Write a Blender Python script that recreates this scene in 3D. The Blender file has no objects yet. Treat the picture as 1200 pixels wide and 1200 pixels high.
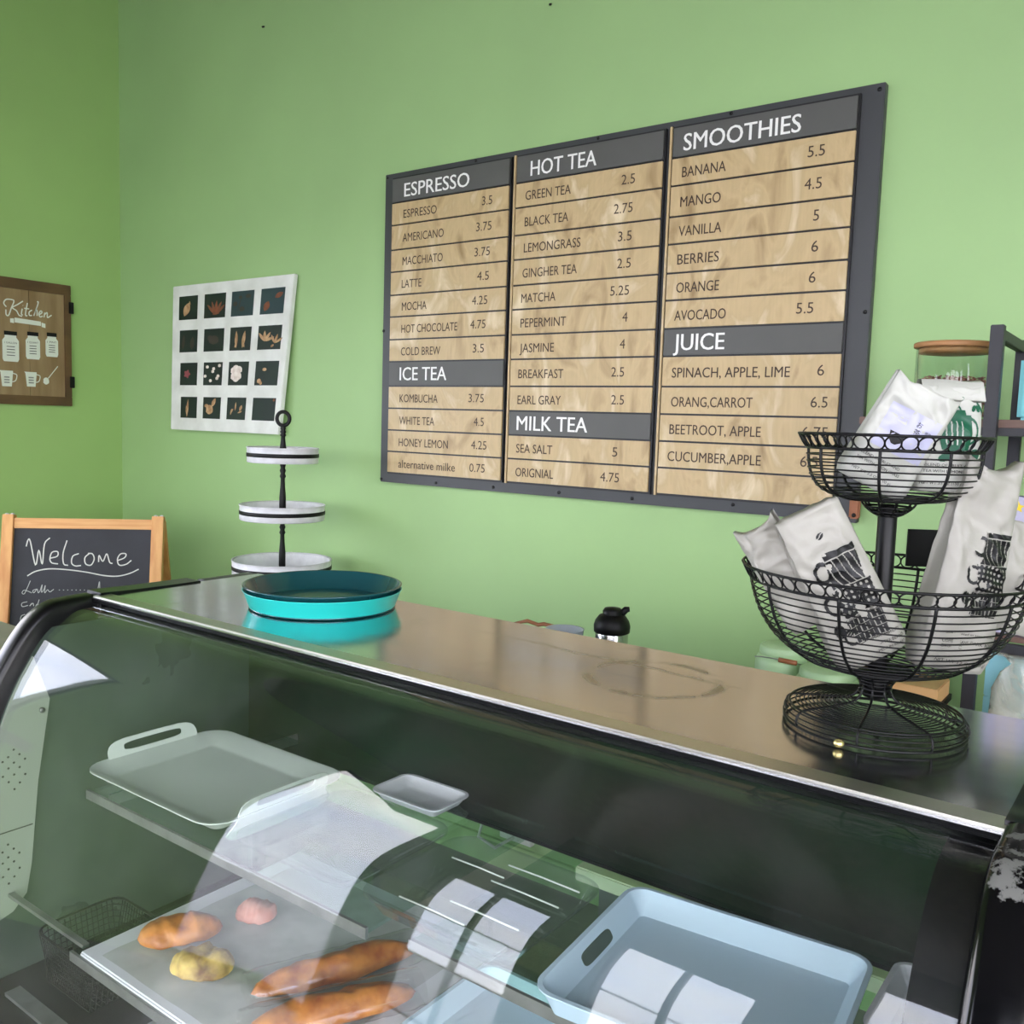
import bpy, bmesh, math, random
from mathutils import Vector, Matrix, noise
PI = math.pi
C = bpy.context.scene.collection
sc = bpy.context.scene
random.seed(7)

# ------------------------------------------------------------------ camera
cam = bpy.data.cameras.new('camera'); co = bpy.data.objects.new('camera', cam); C.objects.link(co)
cam.sensor_width = 36; cam.lens = 1072.4 / 1200 * 36; cam.clip_start = 0.02
yaw, pit, rol = [math.radians(a) for a in (36.3753, 5.4979, 1.8374)]
fw = Vector((-math.sin(yaw) * math.cos(pit), math.cos(yaw) * math.cos(pit), -math.sin(pit)))
rt = fw.cross(Vector((0, 0, 1))).normalized(); up = rt.cross(fw)
rt2 = rt * math.cos(rol) + up * math.sin(rol); up2 = -rt * math.sin(rol) + up * math.cos(rol)
co.matrix_world = Matrix(((rt2.x, up2.x, -fw.x, 0), (rt2.y, up2.y, -fw.y, 0), (rt2.z, up2.z, -fw.z, 1.62), (0, 0, 0, 1)))
sc.camera = co

# ------------------------------------------------------------------ sky and exposure
sc.view_settings.view_transform = 'Standard'; sc.view_settings.look = 'None'
sc.view_settings.gamma = 1; sc.view_settings.use_curve_mapping = False
sc.view_settings.exposure = 0.86
w = bpy.data.worlds.new('sky'); sc.world = w; w.use_nodes = True
nt = w.node_tree; nt.nodes.clear()
N = nt.nodes.new; LK = nt.links.new
out = N('ShaderNodeOutputWorld'); bg = N('ShaderNodeBackground'); tc = N('ShaderNodeTexCoord')
ns = N('ShaderNodeTexNoise'); ns.inputs['Scale'].default_value = 3.0; ns.inputs['Detail'].default_value = 3
cr = N('ShaderNodeValToRGB'); cr.color_ramp.elements[0].position = .38; cr.color_ramp.elements[1].position = .62
cr.color_ramp.elements[0].color = (.72, .77, 1.0, 1); cr.color_ramp.elements[1].color = (1.0, .97, .97, 1)
LK(tc.outputs['Generated'], ns.inputs['Vector']); LK(ns.outputs['Fac'], cr.inputs['Fac'])
LK(cr.outputs['Color'], bg.inputs['Color']); bg.inputs['Strength'].default_value = 6.0
LK(bg.outputs[0], out.inputs[0])
sc.cycles.use_denoising = True
sc.cycles.max_bounces = 10; sc.cycles.diffuse_bounces = 5; sc.cycles.transparent_max_bounces = 24
sc.cycles.sample_clamp_indirect = 6

def lamp(name, loc, sx, sy, power, col=(1, .95, .88)):
    l = bpy.data.lights.new(name, 'AREA'); l.shape = 'RECTANGLE'; l.size = sx; l.size_y = sy
    l.energy = power; l.color = col
    o = bpy.data.objects.new(name, l); C.objects.link(o); o.location = loc
    return o
def portal(loc, rot, sx, sy):
    o = lamp('window_portal', loc, sx, sy, 1); o.rotation_euler = rot; o.data.cycles.is_portal = True

# ------------------------------------------------------------------ materials
def lin(c): return tuple(((v / 255) / 12.92 if v / 255 < .04045 else (((v / 255) + .055) / 1.055) ** 2.4) for v in c) + (1,)
def mat(name, rgb, rough=.5, metal=0, var=0, vscale=8, rgb2=None, bump=0, bscale=60, stretch=(1, 1, 1), emit=None, coat=0, spec=None, rvar=0, trans=0):
    m = bpy.data.materials.new(name); m.use_nodes = True
    t = m.node_tree; b = t.nodes['Principled BSDF']
    b.inputs['Base Color'].default_value = lin(rgb); b.inputs['Roughness'].default_value = rough; b.inputs['Metallic'].default_value = metal
    if coat: b.inputs['Coat Weight'].default_value = coat; b.inputs['Coat Roughness'].default_value = .08
    if spec is not None: b.inputs['Specular IOR Level'].default_value = spec
    if trans: b.inputs['Subsurface Weight'].default_value = trans; b.inputs['Subsurface Radius'].default_value = (.02, .02, .02)
    if emit: b.inputs['Emission Color'].default_value = lin(rgb); b.inputs['Emission Strength'].default_value = emit
    tcn = t.nodes.new('ShaderNodeNewGeometry'); mp = t.nodes.new('ShaderNodeMapping'); mp.inputs['Scale'].default_value = stretch
    t.links.new(tcn.outputs['Position'], mp.inputs['Vector'])
    if rgb2 is not None or var:
        n = t.nodes.new('ShaderNodeTexNoise'); n.inputs['Scale'].default_value = vscale; n.inputs['Detail'].default_value = 5
        t.links.new(mp.outputs[0], n.inputs['Vector'])
        r = t.nodes.new('ShaderNodeValToRGB'); r.color_ramp.elements[0].position = .35; r.color_ramp.elements[1].position = .68
        r.color_ramp.elements[0].color = lin(rgb)
        r.color_ramp.elements[1].color = lin(rgb2 if rgb2 is not None else tuple(max(0, v * (1 - var)) for v in rgb))
        t.links.new(n.outputs['Fac'], r.inputs['Fac']); t.links.new(r.outputs['Color'], b.inputs['Base Color'])
        if rvar:
            mr = t.nodes.new('ShaderNodeMapRange'); mr.inputs['To Min'].default_value = max(0.02, rough - rvar); mr.inputs['To Max'].default_value = rough + rvar
            t.links.new(n.outputs['Fac'], mr.inputs['Value']); t.links.new(mr.outputs[0], b.inputs['Roughness'])
    if bump:
        n = t.nodes.new('ShaderNodeTexNoise'); n.inputs['Scale'].default_value = bscale; n.inputs['Detail'].default_value = 4
        t.links.new(mp.outputs[0], n.inputs['Vector'])
        bu = t.nodes.new('ShaderNodeBump'); bu.inputs['Strength'].default_value = bump; bu.inputs['Distance'].default_value = .002
        t.links.new(n.outputs['Fac'], bu.inputs['Height']); t.links.new(bu.outputs[0], b.inputs['Normal'])
    return m
def glass(name, tint=(1, 1, 1), rough=0.0, f0=.04, haze=0.0, hazecol=(.8, .85, .85)):
    """clear sheet: see-through, mirrored by Schlick's Fresnel term, optional faint smear haze"""
    m = bpy.data.materials.new(name); m.use_nodes = True; t = m.node_tree; t.nodes.clear()
    o = t.nodes.new('ShaderNodeOutputMaterial'); tr = t.nodes.new('ShaderNodeBsdfTransparent'); gl = t.nodes.new('ShaderNodeBsdfGlossy')
    tr.inputs[0].default_value = tint + (1,); gl.inputs['Roughness'].default_value = rough
    lw = t.nodes.new('ShaderNodeLayerWeight'); lw.inputs['Blend'].default_value = .5
    pw = t.nodes.new('ShaderNodeMath'); pw.operation = 'POWER'; pw.inputs[1].default_value = 5
    ma = t.nodes.new('ShaderNodeMath'); ma.operation = 'MULTIPLY_ADD'; ma.inputs[1].default_value = 1 - f0; ma.inputs[2].default_value = f0
    t.links.new(lw.outputs['Facing'], pw.inputs[0]); t.links.new(pw.outputs[0], ma.inputs[0])
    mx = t.nodes.new('ShaderNodeMixShader'); t.links.new(ma.outputs[0], mx.inputs[0]); t.links.new(tr.outputs[0], mx.inputs[1]); t.links.new(gl.outputs[0], mx.inputs[2])
    last = mx
    if haze:
        df = t.nodes.new('ShaderNodeBsdfDiffuse'); df.inputs[0].default_value = hazecol + (1,)
        g = t.nodes.new('ShaderNodeNewGeometry'); n = t.nodes.new('ShaderNodeTexNoise'); n.inputs['Scale'].default_value = 6; n.inputs['Detail'].default_value = 6; n.inputs['Distortion'].default_value = 1.5
        t.links.new(g.outputs['Position'], n.inputs['Vector'])
        r = t.nodes.new('ShaderNodeMapRange'); r.inputs['From Min'].default_value = .4; r.inputs['From Max'].default_value = .75; r.inputs['To Min'].default_value = haze * .25; r.inputs['To Max'].default_value = haze
        t.links.new(n.outputs['Fac'], r.inputs['Value'])
        m2 = t.nodes.new('ShaderNodeMixShader'); t.links.new(r.outputs[0], m2.inputs[0]); t.links.new(mx.outputs[0], m2.inputs[1]); t.links.new(df.outputs[0], m2.inputs[2]); last = m2
    t.links.new(last.outputs[0], o.inputs[0])
    return m

M = {}
M['wall'] = mat('green_paint', (157, 192, 130), .55, var=.04, vscale=1.6, bump=.12, bscale=90)
M['wall_left'] = mat('left_wall_paint', (155, 191, 114), .55, var=.04, vscale=1.6, bump=.12, bscale=90)  # a little yellower than the back wall's green
M['wall_front'] = mat('front_wall_paint', (56, 70, 50), .6)
M['ceiling'] = mat('timber_ceiling', (128, 120, 106), .8, var=.2, vscale=3, stretch=(6, 1, 1))
M['floor'] = mat('grey_concrete', (134, 130, 120), .35, var=.15, vscale=3)
M['pavement'] = mat('pavement', (150, 148, 150), .8, var=.1, vscale=1)
M['dark_grey'] = mat('charcoal_board', (60, 62, 64), .45, var=.06, vscale=5)
M['head_grey'] = mat('grey_header', (86, 86, 83), .5, var=.05, vscale=6)
def ply():
    m = bpy.data.materials.new('birch_plywood'); m.use_nodes = True; t = m.node_tree; b = t.nodes['Principled BSDF']; b.inputs['Roughness'].default_value = .42
    g = t.nodes.new('ShaderNodeNewGeometry'); oi = t.nodes.new('ShaderNodeObjectInfo')
    mp = t.nodes.new('ShaderNodeMapping'); mp.inputs['Scale'].default_value = (1.6, 1, .8)
    t.links.new(g.outputs['Position'], mp.inputs['Vector'])
    n = t.nodes.new('ShaderNodeTexNoise'); n.inputs['Scale'].default_value = 4.5; n.inputs['Detail'].default_value = 5; n.inputs['Distortion'].default_value = 1.6
    t.links.new(mp.outputs[0], n.inputs['Vector'])
    r = t.nodes.new('ShaderNodeValToRGB'); e = r.color_ramp.elements
    e[0].position = .28; e[0].color = lin((158, 132, 90)); e[1].position = .72; e[1].color = lin((226, 208, 172))
    x = e.new(.47); x.color = lin((200, 175, 130)); x = e.new(.56); x.color = lin((192, 168, 124))
    t.links.new(n.outputs['Fac'], r.inputs['Fac'])
    mp2 = t.nodes.new('ShaderNodeMapping'); mp2.inputs['Scale'].default_value = (60, 1, 3)
    t.links.new(g.outputs['Position'], mp2.inputs['Vector'])
    n2 = t.nodes.new('ShaderNodeTexNoise'); n2.inputs['Scale'].default_value = 2; n2.inputs['Detail'].default_value = 3
    t.links.new(mp2.outputs[0], n2.inputs['Vector'])
    mx = t.nodes.new('ShaderNodeMixRGB'); mx.blend_type = 'MULTIPLY'; mx.inputs[0].default_value = .16
    t.links.new(r.outputs['Color'], mx.inputs[1]); t.links.new(n2.outputs['Fac'], mx.inputs[2]); t.links.new(mx.outputs[0], b.inputs['Base Color'])
    return m
M['ply'] = ply()
M['ink'] = mat('dark_brown_print', (58, 42, 30), .6)
M['white_ink'] = mat('white_print', (232, 232, 228), .5)
M['black_dot'] = mat('black_screw', (14, 14, 16), .4)
M['black'] = mat('black_wire_enamel', (9, 9, 10), .42, spec=.3)
M['black_gloss'] = mat('black_gloss_plastic', (9, 9, 10), .3, spec=.35)
M['rubber'] = mat('black_gasket', (6, 7, 8), .5, spec=.12)
M['header'] = mat('dark_green_case_header', (16, 40, 22), .45, rgb2=(34, 34, 28), vscale=2.0, stretch=(1, 1, 2), rvar=.12, spec=.06)
M['end_dark'] = mat('grey_green_end_panel', (92, 106, 94), .3, rgb2=(62, 78, 68), vscale=2.5, metal=.3, rvar=.1, spec=.2)
M['liner'] = mat('pale_perforated_liner', (156, 166, 150), .4, metal=.1)
M['deck'] = mat('black_deck', (7, 7, 9), .45, spec=.12)
M['zinc'] = mat('galvanised_rail', (150, 152, 148), .35, metal=.7, var=.15, vscale=20)
M['cream'] = mat('cream_plastic', (205, 212, 200), .4)
M['tray_sage'] = mat('pale_grey_tray', (200, 210, 200), .42, trans=.05)
M['tray_blue'] = mat('blue_grey_tray', (190, 212, 226), .42)
M['tray_white'] = mat('white_tray', (214, 216, 220), .4)
M['paper'] = mat('white_parchment', (186, 190, 186), .6, bump=.5, bscale=25, var=.08, vscale=20)
M['teal_dark'] = mat('dark_teal_lacquer', (22, 72, 78), .22, coat=.3)
M['turq'] = mat('turquoise_lacquer', (40, 200, 192), .3, coat=.2)
M['white_enamel'] = mat('white_enamel_tin', (226, 226, 230), .35, var=.08, vscale=25)
M['chalk'] = mat('chalk', (206, 208, 200), .9)
M['chalk_dim'] = mat('thin_chalk', (176, 180, 174), .9)
M['slate'] = mat('chalkboard_black', (22, 26, 33), .6, rgb2=(34, 38, 46), vscale=7)
M['pine'] = mat('yellow_pine', (222, 168, 102), .5, rgb2=(200, 138, 76), vscale=4, stretch=(8, 8, 1))
M['pine_h'] = mat('yellow_pine_rail', (224, 172, 108), .5, rgb2=(204, 142, 80), vscale=4, stretch=(1, 1, 14))
M['walnut'] = mat('brown_plank', (152, 130, 92), .6, rgb2=(128, 104, 68), vscale=3, stretch=(1, 6, 1))
M['walnut_dark'] = mat('dark_brown_frame', (98, 74, 40), .6, rgb2=(78, 56, 30), vscale=5, stretch=(1, 1, 3))
M['jar_print'] = mat('off_white_jar_print', (214, 220, 206), .6)
M['canvas'] = mat('white_washed_board', (226, 228, 222), .6, rgb2=(206, 208, 200), vscale=9)
M['cell'] = mat('deep_green_print', (4, 24, 18), .5, rgb2=(8, 34, 26), vscale=5)
M['cell_blue'] = mat('blue_green_print', (30, 54, 58), .5)
M['leaf_tan'] = mat('tan_leaf_print', (196, 160, 118), .6, rgb2=(150, 110, 74), vscale=40)
M['leaf_rust'] = mat('rust_leaf_print', (132, 70, 42), .6, rgb2=(96, 60, 38), vscale=40)
M['leaf_pink'] = mat('rose_flower_print', (140, 70, 74), .6)
M['leaf_dim'] = mat('shadowy_leaf_print', (56, 50, 40), .6)
M['cotton'] = mat('cotton_print', (236, 226, 216), .7, rgb2=(206, 190, 178), vscale=60)
M['bag'] = mat('off_white_kraft', (162, 159, 150), .5, bump=.9, bscale=26, var=.06, vscale=14)
M['bag_white'] = mat('white_kraft', (186, 186, 178), .5, bump=.8, bscale=26, var=.05, vscale=14)
M['bag_print'] = mat('black_bag_print', (9, 9, 11), .5)
M['green_print'] = mat('green_bag_print', (12, 84, 58), .5)
M['label'] = mat('lilac_white_label', (176, 176, 200), .4)
M['bamboo'] = mat('bamboo_lid', (176, 128, 84), .5, rgb2=(156, 108, 66), vscale=6, stretch=(1, 1, 14))
M['petal'] = mat('dried_rose_petals', (112, 62, 58), .8, rgb2=(160, 112, 98), vscale=70)
M['rack'] = mat('black_steel_rack', (34, 34, 40), .5, var=.15, vscale=30)
M['shelf_wood'] = mat('brown_shelf_board', (104, 78, 66), .5, rgb2=(84, 60, 50), vscale=5, stretch=(1, 1, 12))
M['tin_green'] = mat('pale_mint_enamel', (172, 204, 156), .4)
M['wood_handle'] = mat('turned_wood_handle', (150, 92, 56), .5)
M['chrome'] = mat('brushed_chrome', (190, 190, 190), .2, metal=1)
M['plastic_black'] = mat('matt_black_plastic', (5, 5, 6), .5, spec=.3)
M['bowl'] = mat('lilac_grey_plastic', (176, 184, 192), .4)
M['light_wood'] = mat('light_wood_box', (212, 170, 118), .5, rgb2=(196, 150, 98), vscale=5)
M['aqua_box'] = mat('pale_blue_carton', (146, 206, 220), .5)
M['turq_box'] = mat('turquoise_pouch', (110, 190, 196), .45)
M['lilac_box'] = mat('lilac_white_packet', (178, 175, 198), .5)
M['yellow'] = mat('yellow_print', (236, 206, 40), .5)
M['purple'] = mat('purple_print', (66, 56, 110), .5)
M['bread'] = mat('golden_crust', (206, 134, 62), .38, rgb2=(140, 66, 26), vscale=26, bump=.3, bscale=120)
M['bread_pale'] = mat('pale_crust', (216, 186, 104), .5, rgb2=(92, 54, 26), vscale=22, bump=.3, bscale=120)
M['bread_pink'] = mat('rosy_crust', (212, 156, 140), .55, rgb2=(196, 128, 112), vscale=34)
M['counter_back'] = mat('back_counter_laminate', (150, 146, 132), .4, var=.08)
M['worktable'] = mat('beige_worktable', (238, 234, 204), .45, var=.05)
M['cabinet'] = mat('cabinet_body', (120, 128, 112), .5, var=.1)
M['baseboard'] = mat('dark_baseboard', (60, 58, 52), .5)
M['outlet'] = mat('white_outlet', (224, 226, 220), .4)
M['brass'] = mat('pale_gold_foil', (224, 206, 140), .25, metal=.8)
M['frame_dark'] = mat('dark_window_frame', (60, 60, 64), .4)
M['glass'] = glass('curved_glass', (.985, 1.0, .99), 0.0, .036, haze=.010)
M['clear'] = glass('clear_plastic', (.93, .95, .95), .04, .06, haze=.05)
M['wrap'] = glass('clear_cellophane', (.98, .98, .98), .08, .06)
M['jar_glass'] = glass('jar_glass', (.95, .98, .96), 0.0, .05)
M['pane'] = glass('window_pane', (.98, .98, .98), 0.0, .04)
M['shelf_glass'] = glass('shelf_glass', (.80, .92, .86), 0.0, .05)
M['bag_plastic'] = glass('frosted_bag', (.86, .84, .8), .2, .08, haze=.8, hazecol=(.70, .68, .60))

def steel_top():
    m = bpy.data.materials.new('worn_stainless_top'); m.use_nodes = True; t = m.node_tree; b = t.nodes['Principled BSDF']
    b.inputs['Metallic'].default_value = 1; L = t.links.new; NN = t.nodes.new
    g = NN('ShaderNodeNewGeometry'); mp = NN('ShaderNodeMapping'); mp.inputs['Scale'].default_value = (2, 14, 1); L(g.outputs['Position'], mp.inputs['Vector'])
    n = NN('ShaderNodeTexNoise'); n.inputs['Scale'].default_value = 3; n.inputs['Detail'].default_value = 8; L(mp.outputs[0], n.inputs['Vector'])
    # water ring and trail left by a wet pot: distance from its centre, broken by noise
    sub = NN('ShaderNodeVectorMath'); sub.operation = 'SUBTRACT'; sub.inputs[1].default_value = (-0.665, 1.30, 1.22); L(g.outputs['Position'], sub.inputs[0])
    n3 = NN('ShaderNodeTexNoise'); n3.inputs['Scale'].default_value = 9; n3.inputs['Detail'].default_value = 4; L(g.outputs['Position'], n3.inputs['Vector'])
    ln = NN('ShaderNodeVectorMath'); ln.operation = 'LENGTH'; L(sub.outputs[0], ln.inputs[0])
    ad = NN('ShaderNodeMath'); ad.operation = 'MULTIPLY_ADD'; ad.inputs[1].default_value = .03; L(n3.outputs['Fac'], ad.inputs[0]); L(ln.outputs['Value'], ad.inputs[2])
    rr = NN('ShaderNodeValToRGB'); e = rr.color_ramp.elements; e[0].position = .105; e[0].color = (0, 0, 0, 1); e[1].position = .135; e[1].color = (0, 0, 0, 1); x = e.new(.119); x.color = (1, 1, 1, 1)
    L(ad.outputs[0], rr.inputs['Fac'])
    mk = NN('ShaderNodeMath'); mk.operation = 'MULTIPLY'; L(rr.outputs['Color'], mk.inputs[0])
    n4 = NN('ShaderNodeTexNoise'); n4.inputs['Scale'].default_value = 14; n4.inputs['Detail'].default_value = 3; L(g.outputs['Position'], n4.inputs['Vector'])
    mr4 = NN('ShaderNodeMapRange'); mr4.inputs['From Min'].default_value = .32; mr4.inputs['From Max'].default_value = .55; L(n4.outputs['Fac'], mr4.inputs['Value']); L(mr4.outputs[0], mk.inputs[1])
    # smears
    n5 = NN('ShaderNodeTexNoise'); n5.inputs['Scale'].default_value = 2.2; n5.inputs['Detail'].default_value = 9; n5.inputs['Roughness'].default_value = .7; n5.inputs['Distortion'].default_value = 2.5; L(g.outputs['Position'], n5.inputs['Vector'])
    r5 = NN('ShaderNodeMapRange'); r5.inputs['From Min'].default_value = .55; r5.inputs['From Max'].default_value = .75; r5.inputs['To Max'].default_value = .35; L(n5.outputs['Fac'], r5.inputs['Value'])
    # a dried trail running along the top: distance to a line, kept to a stretch of it
    dt = NN('ShaderNodeVectorMath'); dt.operation = 'DOT_PRODUCT'; dt.inputs[1].default_value = (.05, 1, 0); L(sub.outputs[0], dt.inputs[0])
    wob = NN('ShaderNodeMath'); wob.operation = 'MULTIPLY_ADD'; wob.inputs[1].default_value = .06; L(n3.outputs['Fac'], wob.inputs[0]); L(dt.outputs['Value'], wob.inputs[2])
    tr = NN('ShaderNodeValToRGB'); e = tr.color_ramp.elements; e[0].position = .066; e[0].color = (0, 0, 0, 1); e[1].position = .092; e[1].color = (0, 0, 0, 1); x = e.new(.080); x.color = (.7, .7, .7, 1); L(wob.outputs[0], tr.inputs['Fac'])
    sp = NN('ShaderNodeSeparateXYZ'); L(sub.outputs[0], sp.inputs[0]); xr = NN('ShaderNodeMapRange'); xr.inputs['From Min'].default_value = -.45; xr.inputs['From Max'].default_value = -.2; L(sp.outputs[0], xr.inputs['Value'])
    x2 = NN('ShaderNodeMapRange'); x2.inputs['From Min'].default_value = .16; x2.inputs['From Max'].default_value = .08; L(sp.outputs[0], x2.inputs['Value'])
    m1 = NN('ShaderNodeMath'); m1.operation = 'MULTIPLY'; L(tr.outputs['Color'], m1.inputs[0]); L(xr.outputs[0], m1.inputs[1]); m3 = NN('ShaderNodeMath'); m3.operation = 'MULTIPLY'; L(m1.outputs[0], m3.inputs[0]); L(x2.outputs[0], m3.inputs[1])
    mx0 = NN('ShaderNodeMath'); mx0.operation = 'MAXIMUM'; L(mk.outputs[0], mx0.inputs[0]); L(m3.outputs[0], mx0.inputs[1])
    mxm = NN('ShaderNodeMath'); mxm.operation = 'MAXIMUM'; L(mx0.outputs[0], mxm.inputs[0]); L(r5.outputs[0], mxm.inputs[1])
    col = NN('ShaderNodeMixRGB'); L(mxm.outputs[0], col.inputs[0]); col.inputs[1].default_value = lin((206, 207, 212)); col.inputs[2].default_value = lin((160, 154, 146)); L(col.outputs[0], b.inputs['Base Color'])
    ro = NN('ShaderNodeMapRange'); ro.inputs['To Min'].default_value = .12; ro.inputs['To Max'].default_value = .2; L(n.outputs['Fac'], ro.inputs['Value'])
    ra = NN('ShaderNodeMath'); ra.operation = 'MULTIPLY_ADD'; ra.inputs[1].default_value = .2; L(mxm.outputs[0], ra.inputs[0]); L(ro.outputs[0], ra.inputs[2]); L(ra.outputs[0], b.inputs['Roughness'])
    bu = NN('ShaderNodeBump'); bu.inputs['Strength'].default_value = .02; bu.inputs['Distance'].default_value = .001; L(n.outputs['Fac'], bu.inputs['Height']); L(bu.outputs[0], b.inputs['Normal'])
    return m
M['steel'] = steel_top()
M['trim'] = mat('satin_stainless_trim', (205, 204, 194), .33, metal=1)
def scuffed():
    m = bpy.data.materials.new('scuffed_black_plastic'); m.use_nodes = True; t = m.node_tree; b = t.nodes['Principled BSDF']; L = t.links.new; NN = t.nodes.new
    g = NN('ShaderNodeNewGeometry'); n = NN('ShaderNodeTexNoise'); n.inputs['Scale'].default_value = 22; n.inputs['Detail'].default_value = 8; n.inputs['Roughness'].default_value = .65; L(g.outputs['Position'], n.inputs['Vector'])
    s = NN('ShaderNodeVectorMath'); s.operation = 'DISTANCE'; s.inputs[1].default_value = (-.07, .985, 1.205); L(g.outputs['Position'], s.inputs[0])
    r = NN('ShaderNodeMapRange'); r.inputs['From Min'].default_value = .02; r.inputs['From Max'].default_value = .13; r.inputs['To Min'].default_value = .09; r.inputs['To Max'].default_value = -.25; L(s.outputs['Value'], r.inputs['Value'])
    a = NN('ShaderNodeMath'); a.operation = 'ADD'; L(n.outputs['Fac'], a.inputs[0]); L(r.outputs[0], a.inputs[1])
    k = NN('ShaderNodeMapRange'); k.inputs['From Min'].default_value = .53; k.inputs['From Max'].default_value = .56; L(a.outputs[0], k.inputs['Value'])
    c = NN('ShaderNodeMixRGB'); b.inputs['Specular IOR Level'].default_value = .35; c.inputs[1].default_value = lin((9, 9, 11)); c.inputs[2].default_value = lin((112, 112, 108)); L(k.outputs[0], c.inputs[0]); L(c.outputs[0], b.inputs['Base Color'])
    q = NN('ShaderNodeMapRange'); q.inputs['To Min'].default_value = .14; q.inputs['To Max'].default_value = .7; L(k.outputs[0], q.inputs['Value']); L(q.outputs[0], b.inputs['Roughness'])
    return m
M['scuffed'] = scuffed()

# ------------------------------------------------------------------ mesh helpers
class MB:
    def __init__(s): s.v = []; s.f = []; s.sm = []
    def add(s, vs, fs, smooth=False):
        o = len(s.v); s.v += [tuple(p) for p in vs]; s.f += [tuple(i + o for i in f) for f in fs]; s.sm += [smooth] * len(fs); return s
    def box(s, x0, x1, y0, y1, z0, z1, mtx=None):
        vs = [Vector((x, y, z)) for x in (x0, x1) for y in (y0, y1) for z in (z0, z1)]
        if mtx: vs = [mtx @ p for p in vs]
        return s.add(vs, [(0, 1, 3, 2), (4, 6, 7, 5), (0, 4, 5, 1), (2, 3, 7, 6), (0, 2, 6, 4), (1, 5, 7, 3)])
    def tube(s, pts, r, seg=6, closed=False, caps=True):
        pts = [Vector(p) for p in pts]; n = len(pts); rr = r if isinstance(r, (list, tuple)) else [r] * n
        T = []
        for i in range(n):
            a = pts[(i - 1) % n] if (closed or i > 0) else pts[i]; b = pts[(i + 1) % n] if (closed or i < n - 1) else pts[i]
            d = (b - a); T.append(d.normalized() if d.length > 1e-9 else Vector((0, 0, 1)))
        ref = Vector((0, 0, 1)) if abs(T[0].z) < .9 else Vector((1, 0, 0))
        u = T[0].cross(ref).normalized(); vs = []
        for i in range(n):
            u = (u - T[i] * u.dot(T[i]));
            u = u.normalized() if u.length > 1e-6 else T[i].orthogonal().normalized()
            w_ = T[i].cross(u)
            for k in range(seg):
                a = 2 * PI * k / seg; vs.append(pts[i] + (u * math.cos(a) + w_ * math.sin(a)) * rr[i])
        fs = []
        for i in range(n if closed else n - 1):
            j = (i + 1) % n
            for k in range(seg): fs.append((i * seg + k, i * seg + (k + 1) % seg, j * seg + (k + 1) % seg, j * seg + k))
        if not closed and caps: fs += [tuple(range(seg))[::-1], tuple((n - 1) * seg + k for k in range(seg))]
        return s.add(vs, fs, True)
    def lathe(s, prof, seg=48, c=(0, 0, 0), smooth=True):
        vs = []; fs = []; n = len(prof)
        for (r, z) in prof:
            for k in range(seg): a = 2 * PI * k / seg; vs.append((c[0] + r * math.cos(a), c[1] + r * math.sin(a), c[2] + z))
        for i in range(n - 1):
            for k in range(seg): fs.append((i * seg + k, i * seg + (k + 1) % seg, (i + 1) * seg + (k + 1) % seg, (i + 1) * seg + k))
        return s.add(vs, fs, smooth)
    def build(s, name, m, parent=None, local=False, bevel=0, loc=None):
        me = bpy.data.meshes.new(name)
        off = Vector((0, 0, 0))
        if parent is not None and not local:
            off = base_of(parent)
        if parent is None and not local:
            off = Vector(loc) if loc is not None else Vector((sum(p[0] for p in s.v) / len(s.v), sum(p[1] for p in s.v) / len(s.v), min(p[2] for p in s.v)))
        me.from_pydata([tuple(Vector(p) - off) for p in s.v], [], s.f); me.update()
        me.polygons.foreach_set('use_smooth', s.sm)
        me.materials.append(m)
        if bevel:
            bm = bmesh.new(); bm.from_mesh(me); bmesh.ops.recalc_face_normals(bm, faces=bm.faces)
            bmesh.ops.bevel(bm, geom=[e for e in bm.edges if len(e.link_faces) == 2 and e.calc_face_angle(0) > .6], offset=bevel, segments=2, affect='EDGES'); bm.to_mesh(me); bm.free()
        o = bpy.data.objects.new(name, me); C.objects.link(o)
        if parent is not None: o.parent = parent
        elif not local: o.location = off
        return o
def base_of(o):
    v = Vector((0, 0, 0))
    while o is not None: v = v + o.location; o = o.parent
    return v
def thing(name, label, cat, loc, group=None, rot=(0, 0, 0)):
    o = bpy.data.objects.new(name, None); C.objects.link(o); o.empty_display_size = .05
    o.location = loc; o.rotation_euler = rot; o['label'] = label; o['category'] = cat
    if group: o['group'] = group
    return o
def tag(o, label, cat, group=None):
    o['label'] = label; o['category'] = cat
    if group: o['group'] = group
    return o
def struct(o): o['kind'] = 'structure'; return o
def share(name, me, parent, mtx):
    o = bpy.data.objects.new(name, me); C.objects.link(o); o.parent = parent; o.matrix_local = mtx; return o
def poly(mb, pts, y=None, fn=None):
    mb.add(pts, [tuple(range(len(pts)))]); return mb
FONT = None
_tc = {}
def text_data(s, off=0):
    """flat letter outlines of s: vertices, faces, extents"""
    if (s, off) in _tc: return _tc[(s, off)]
    cu = bpy.data.curves.new('t', 'FONT'); cu.body = s; cu.size = 1; cu.resolution_u = 3; cu.offset = off
    o = bpy.data.objects.new('t', cu); C.objects.link(o); bpy.context.view_layer.update()
    me = bpy.data.meshes.new_from_object(o.evaluated_get(bpy.context.evaluated_depsgraph_get()))
    v = [tuple(p.co) for p in me.vertices]; f = [tuple(p.vertices) for p in me.polygons]
    bpy.data.objects.remove(o); bpy.data.curves.remove(cu); bpy.data.meshes.remove(me)
    xs = [p[0] for p in v] or [0, 1]; ys = [p[1] for p in v] or [0, 1]
    _tc[(s, off)] = (v, f, min(xs), max(xs), min(ys), max(ys)); return _tc[(s, off)]
CAP = None
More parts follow.
